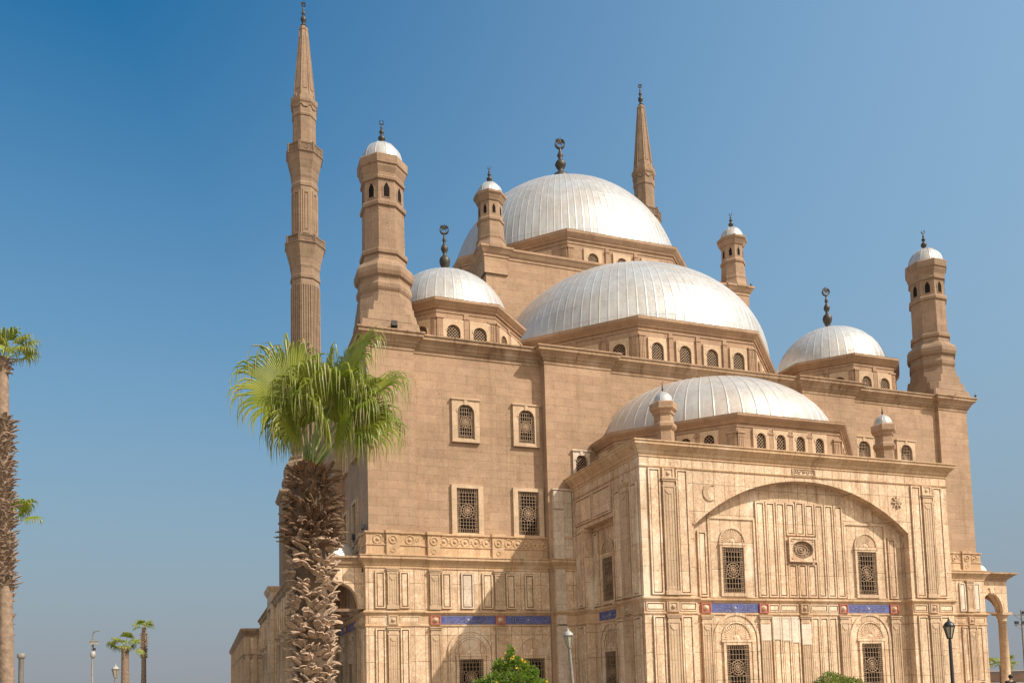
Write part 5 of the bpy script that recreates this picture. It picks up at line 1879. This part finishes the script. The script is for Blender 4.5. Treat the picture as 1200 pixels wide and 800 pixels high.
# boundary wall beyond the right arcade
A_, B_2 = Vector((60.6, 22.1, 0)), Vector((86, -8, 0))
d_ = (B_2 - A_).normalized()
WL = thing("boundary_wall", "low pinkish boundary wall far beyond the right arcade", "wall", tuple(A_))
Fw = frame((0, 0), (d_.x, d_.y))
mb = MB()
mb.fbox(Fw, 0, 39, -.5, 0, 0, 1.18)
for k in range(11):
    mb.fbox(Fw, k * 3.8, k * 3.8 + .5, -.02, .12, 0, 1.2)
mb.build("wall", stone("pink_stone", (.42, .28, .20), (.37, .24, .17), (.25, .17, .12), .8, .4, .012, .3), WL)
mb = MB()
mb.fbox(Fw, -.05, 39.05, -.6, .2, 1.2, 1.46)
mb.build("coping", simple("grey_coping", (.2, .16, .14), .8), WL)

def floodlight(label, loc, face, lift=0.0):
    T = thing("floodlight", label, "floodlight", loc, face, "floodlights on the mosque ledges")
    F = frame((0, 0), (1, 0))
    mb = MB()
    vs = [F(a * .17, d, .1 + c * .30 + (0.08 if d > 0 else 0)) for c in (0, 1) for d in (-.09, .11) for a in (-1, 1)]
    mb.add(vs, [(0, 1, 3, 2), (4, 6, 7, 5), (0, 4, 5, 1), (1, 5, 7, 3), (3, 7, 6, 2), (2, 6, 4, 0)])
    mb.build("lamp_head", IRON, T)
    mb = MB()
    for sg in (-1, 1):
        mb.fbox(F, sg * .19 - .015, sg * .19 + .015, -.02, .02, 0, .28)
    mb.fbox(F, -.2, .2, -.05, .05, 0, .03)
    mb.build("bracket", IRON, T)
    return T
floodlight("small floodlight at the foot of the left corner tower", (-21.42, -23.42, 22.37), 0)
floodlight("small floodlight at the foot of the left turret under the main dome", (-10.95, -12.02, 34.92), 0)
floodlight("small floodlight on the parapet corner above the left arcade", (-23.22, -22.6, 10.5), radians(-90))
floodlight("small floodlight behind the parapet on the shaded left flank", (-23.25, -19.2, 10.5), radians(-90))

def bird(label, loc, rz):
    T = thing("pigeon", label, "bird", loc, rz, "pigeons perched on the cornices")
    mb = MB()
    pts = [(-.20, .235), (-.13, .20), (-.05, .17), (.04, .165), (.10, .20), (.135, .255), (.165, .285), (.19, .28), (.215, .272)]
    rad = [.012, .03, .062, .072, .055, .036, .034, .02, .004]
    mb.tube([(x, 0, z - .05) for x, z in pts], rad, 10)
    for sy in (-1, 1):
        mb.tube([(.06, sy * .055, .14), (-.06, sy * .065, .14), (-.2, sy * .03, .17)], [.03, .028, .005], 6)
        mb.tube([(.01, sy * .03, .07), (.015, sy * .03, 0.0)], .006, 5)
        mb.tube([(-.01, sy * .03, 0.004), (.045, sy * .03, 0.004)], .006, 5)
    mb.build("body", simple("pigeon_grey", (.10, .10, .115), .6), T)
    return T
bird("pigeon against the base of the right corner tower", (21.9, -23.15, 22.37), radians(200))
bird("pigeon perched on the right tip of the main cornice", (23.45, -23.5, 22.37), radians(215))
bird("pigeon at the foot of the right turret beside the main dome", (11.5, -12.0, 34.9), radians(200))
bird("pigeon on the cornice corner below the right turret", (12.1, -12.05, 34.9), radians(215))

# ================================================================== PERSON sitting on a kerb near the right arcade
KB = thing("stone_bench", "low stone bench under the seated person at the right", "bench", (5.46, -39.67, 0))
mb = MB()
Fb = frame((0, 0), (VR.x, VR.y))
mb.fbox(Fb, -.7, .7, -.3, .3, .36, .45)
mb.build("seat", WHITEM, KB)
for sx in (-.5, .5):
    mb = MB()
    mb.fbox(Fb, sx - .12, sx + .12, -.25, .25, 0, .359)
    mb.build("leg", WHITEM, KB)

def skin_obj(name, verts, edges, radii, mat, parent, root=0, sub=2):
    me = bpy.data.meshes.new(name)
    me.from_pydata(verts, edges, [])
    o = bpy.data.objects.new(name, me)
    COL.objects.link(o)
    o.parent = parent
    m = o.modifiers.new("Skin", 'SKIN')
    if not me.skin_vertices:
        bm = bmesh.new(); bm.from_mesh(me); bm.verts.layers.skin.verify(); bm.to_mesh(me); bm.free()
    lay = me.skin_vertices[0].data
    for i, r in enumerate(radii):
        lay[i].radius = (r, r) if not hasattr(r, '__len__') else r
        lay[i].use_root = (i == root)
    m.use_smooth_shade = True
    s = o.modifiers.new("Subdivision", 'SUBSURF')
    s.levels = sub; s.render_levels = sub
    me.materials.append(mat)
    return o
SKIN = simple("skin", (.36, .21, .14), .6, 0, .08, 9)
CLOTH = simple("dark_clothing", (.018, .018, .022), .85, 0, .3, 9)
HAIR = simple("black_hair", (.012, .010, .010), .6, 0, .2, 30)
PE = thing("person", "person in dark clothing sitting with their back turned beside the right arcade", "person", (5.46, -39.67, 0), YAW)
PE.scale = (1.06, 1.06, 1.06)
V = [(0, 0, .50), (0, .02, .68), (0, .03, .86), (0, .02, 1.0), (0, .0, 1.07), (0, -.01, 1.15), (0, -.01, 1.25),
     (-.18, .01, .99), (-.23, .05, .76), (-.17, -.16 + .3, .62), (.18, .01, .99), (.23, .05, .76), (.17, .14, .62),
     (-.11, .06, .50), (-.14, .42, .50), (-.14, .45, .10), (-.14, .58, .05), (.11, .06, .50), (.14, .42, .50), (.14, .45, .10), (.14, .58, .05)]
E_ = [(0, 1), (1, 2), (2, 3), (3, 4), (4, 5), (5, 6), (3, 7), (7, 8), (8, 9), (3, 10), (10, 11), (11, 12), (0, 13), (13, 14), (14, 15), (15, 16), (0, 17), (17, 18), (18, 19), (19, 20)]
Rd = [(.17, .13), (.15, .11), (.165, .115), (.13, .095), .055, .075, .085, .06, .045, .032, .06, .045, .032, .09, .065, .045, .04, .09, .065, .045, .04]
skin_obj("body", V, E_, Rd, SKIN, PE)
# clothing: top with sleeves and trousers
V2 = [(0, 0, .49), (0, .02, .68), (0, .03, .86), (0, .02, 1.0), (-.18, .01, .985), (-.235, .05, .76), (-.185, .12, .645), (.18, .01, .985), (.235, .05, .76), (.185, .12, .645), (0, .0, 1.085)]
skin_obj("shirt", V2, [(0, 1), (1, 2), (2, 3), (3, 4), (4, 5), (5, 6), (3, 7), (7, 8), (8, 9), (3, 10)], [(.185, .145), (.165, .125), (.19, .14), (.165, .12), .085, .06, .05, .085, .06, .05, .078], CLOTH, PE)
V3 = [(0, 0, .50), (-.11, .06, .51), (-.14, .42, .51), (-.14, .45, .14), (.11, .06, .51), (.14, .42, .51), (.14, .45, .14)]
skin_obj("trousers", V3, [(0, 1), (1, 2), (2, 3), (0, 4), (4, 5), (5, 6)], [(.18, .14), .105, .08, .065, .105, .08, .065], CLOTH, PE)
mb = MB()
mb.lathe(0, -.02, [(.03, 1.13), (.082, 1.18), (.098, 1.24), (.096, 1.29), (.07, 1.325), (.0, 1.34)], 16, 0, True)
mb.build("hair", HAIR, PE)
mb = MB()
mb.tube([(0, .075, 1.235), (0, .10, 1.215), (0, .085, 1.20)], [.008, .014, .01], 6)
for sx in (-1, 1):
    mb.tube([(sx * .09, 0, 1.25), (sx * .1, -.01, 1.22), (sx * .09, 0, 1.195)], [.012, .016, .01], 6)
    # hands on the lap, fingers curled over the knee
    for q in range(5):
        x = sx * (.165 - .02 * q)
        mb.tube([(x, .14, .62), (x - sx * .01, .21, .615 - .004 * abs(q - 2)), (x - sx * .015, .255 - .008 * abs(q - 2), .60)], [.018, .010, .008], 6)
mb.build("face_and_hands", SKIN, PE)
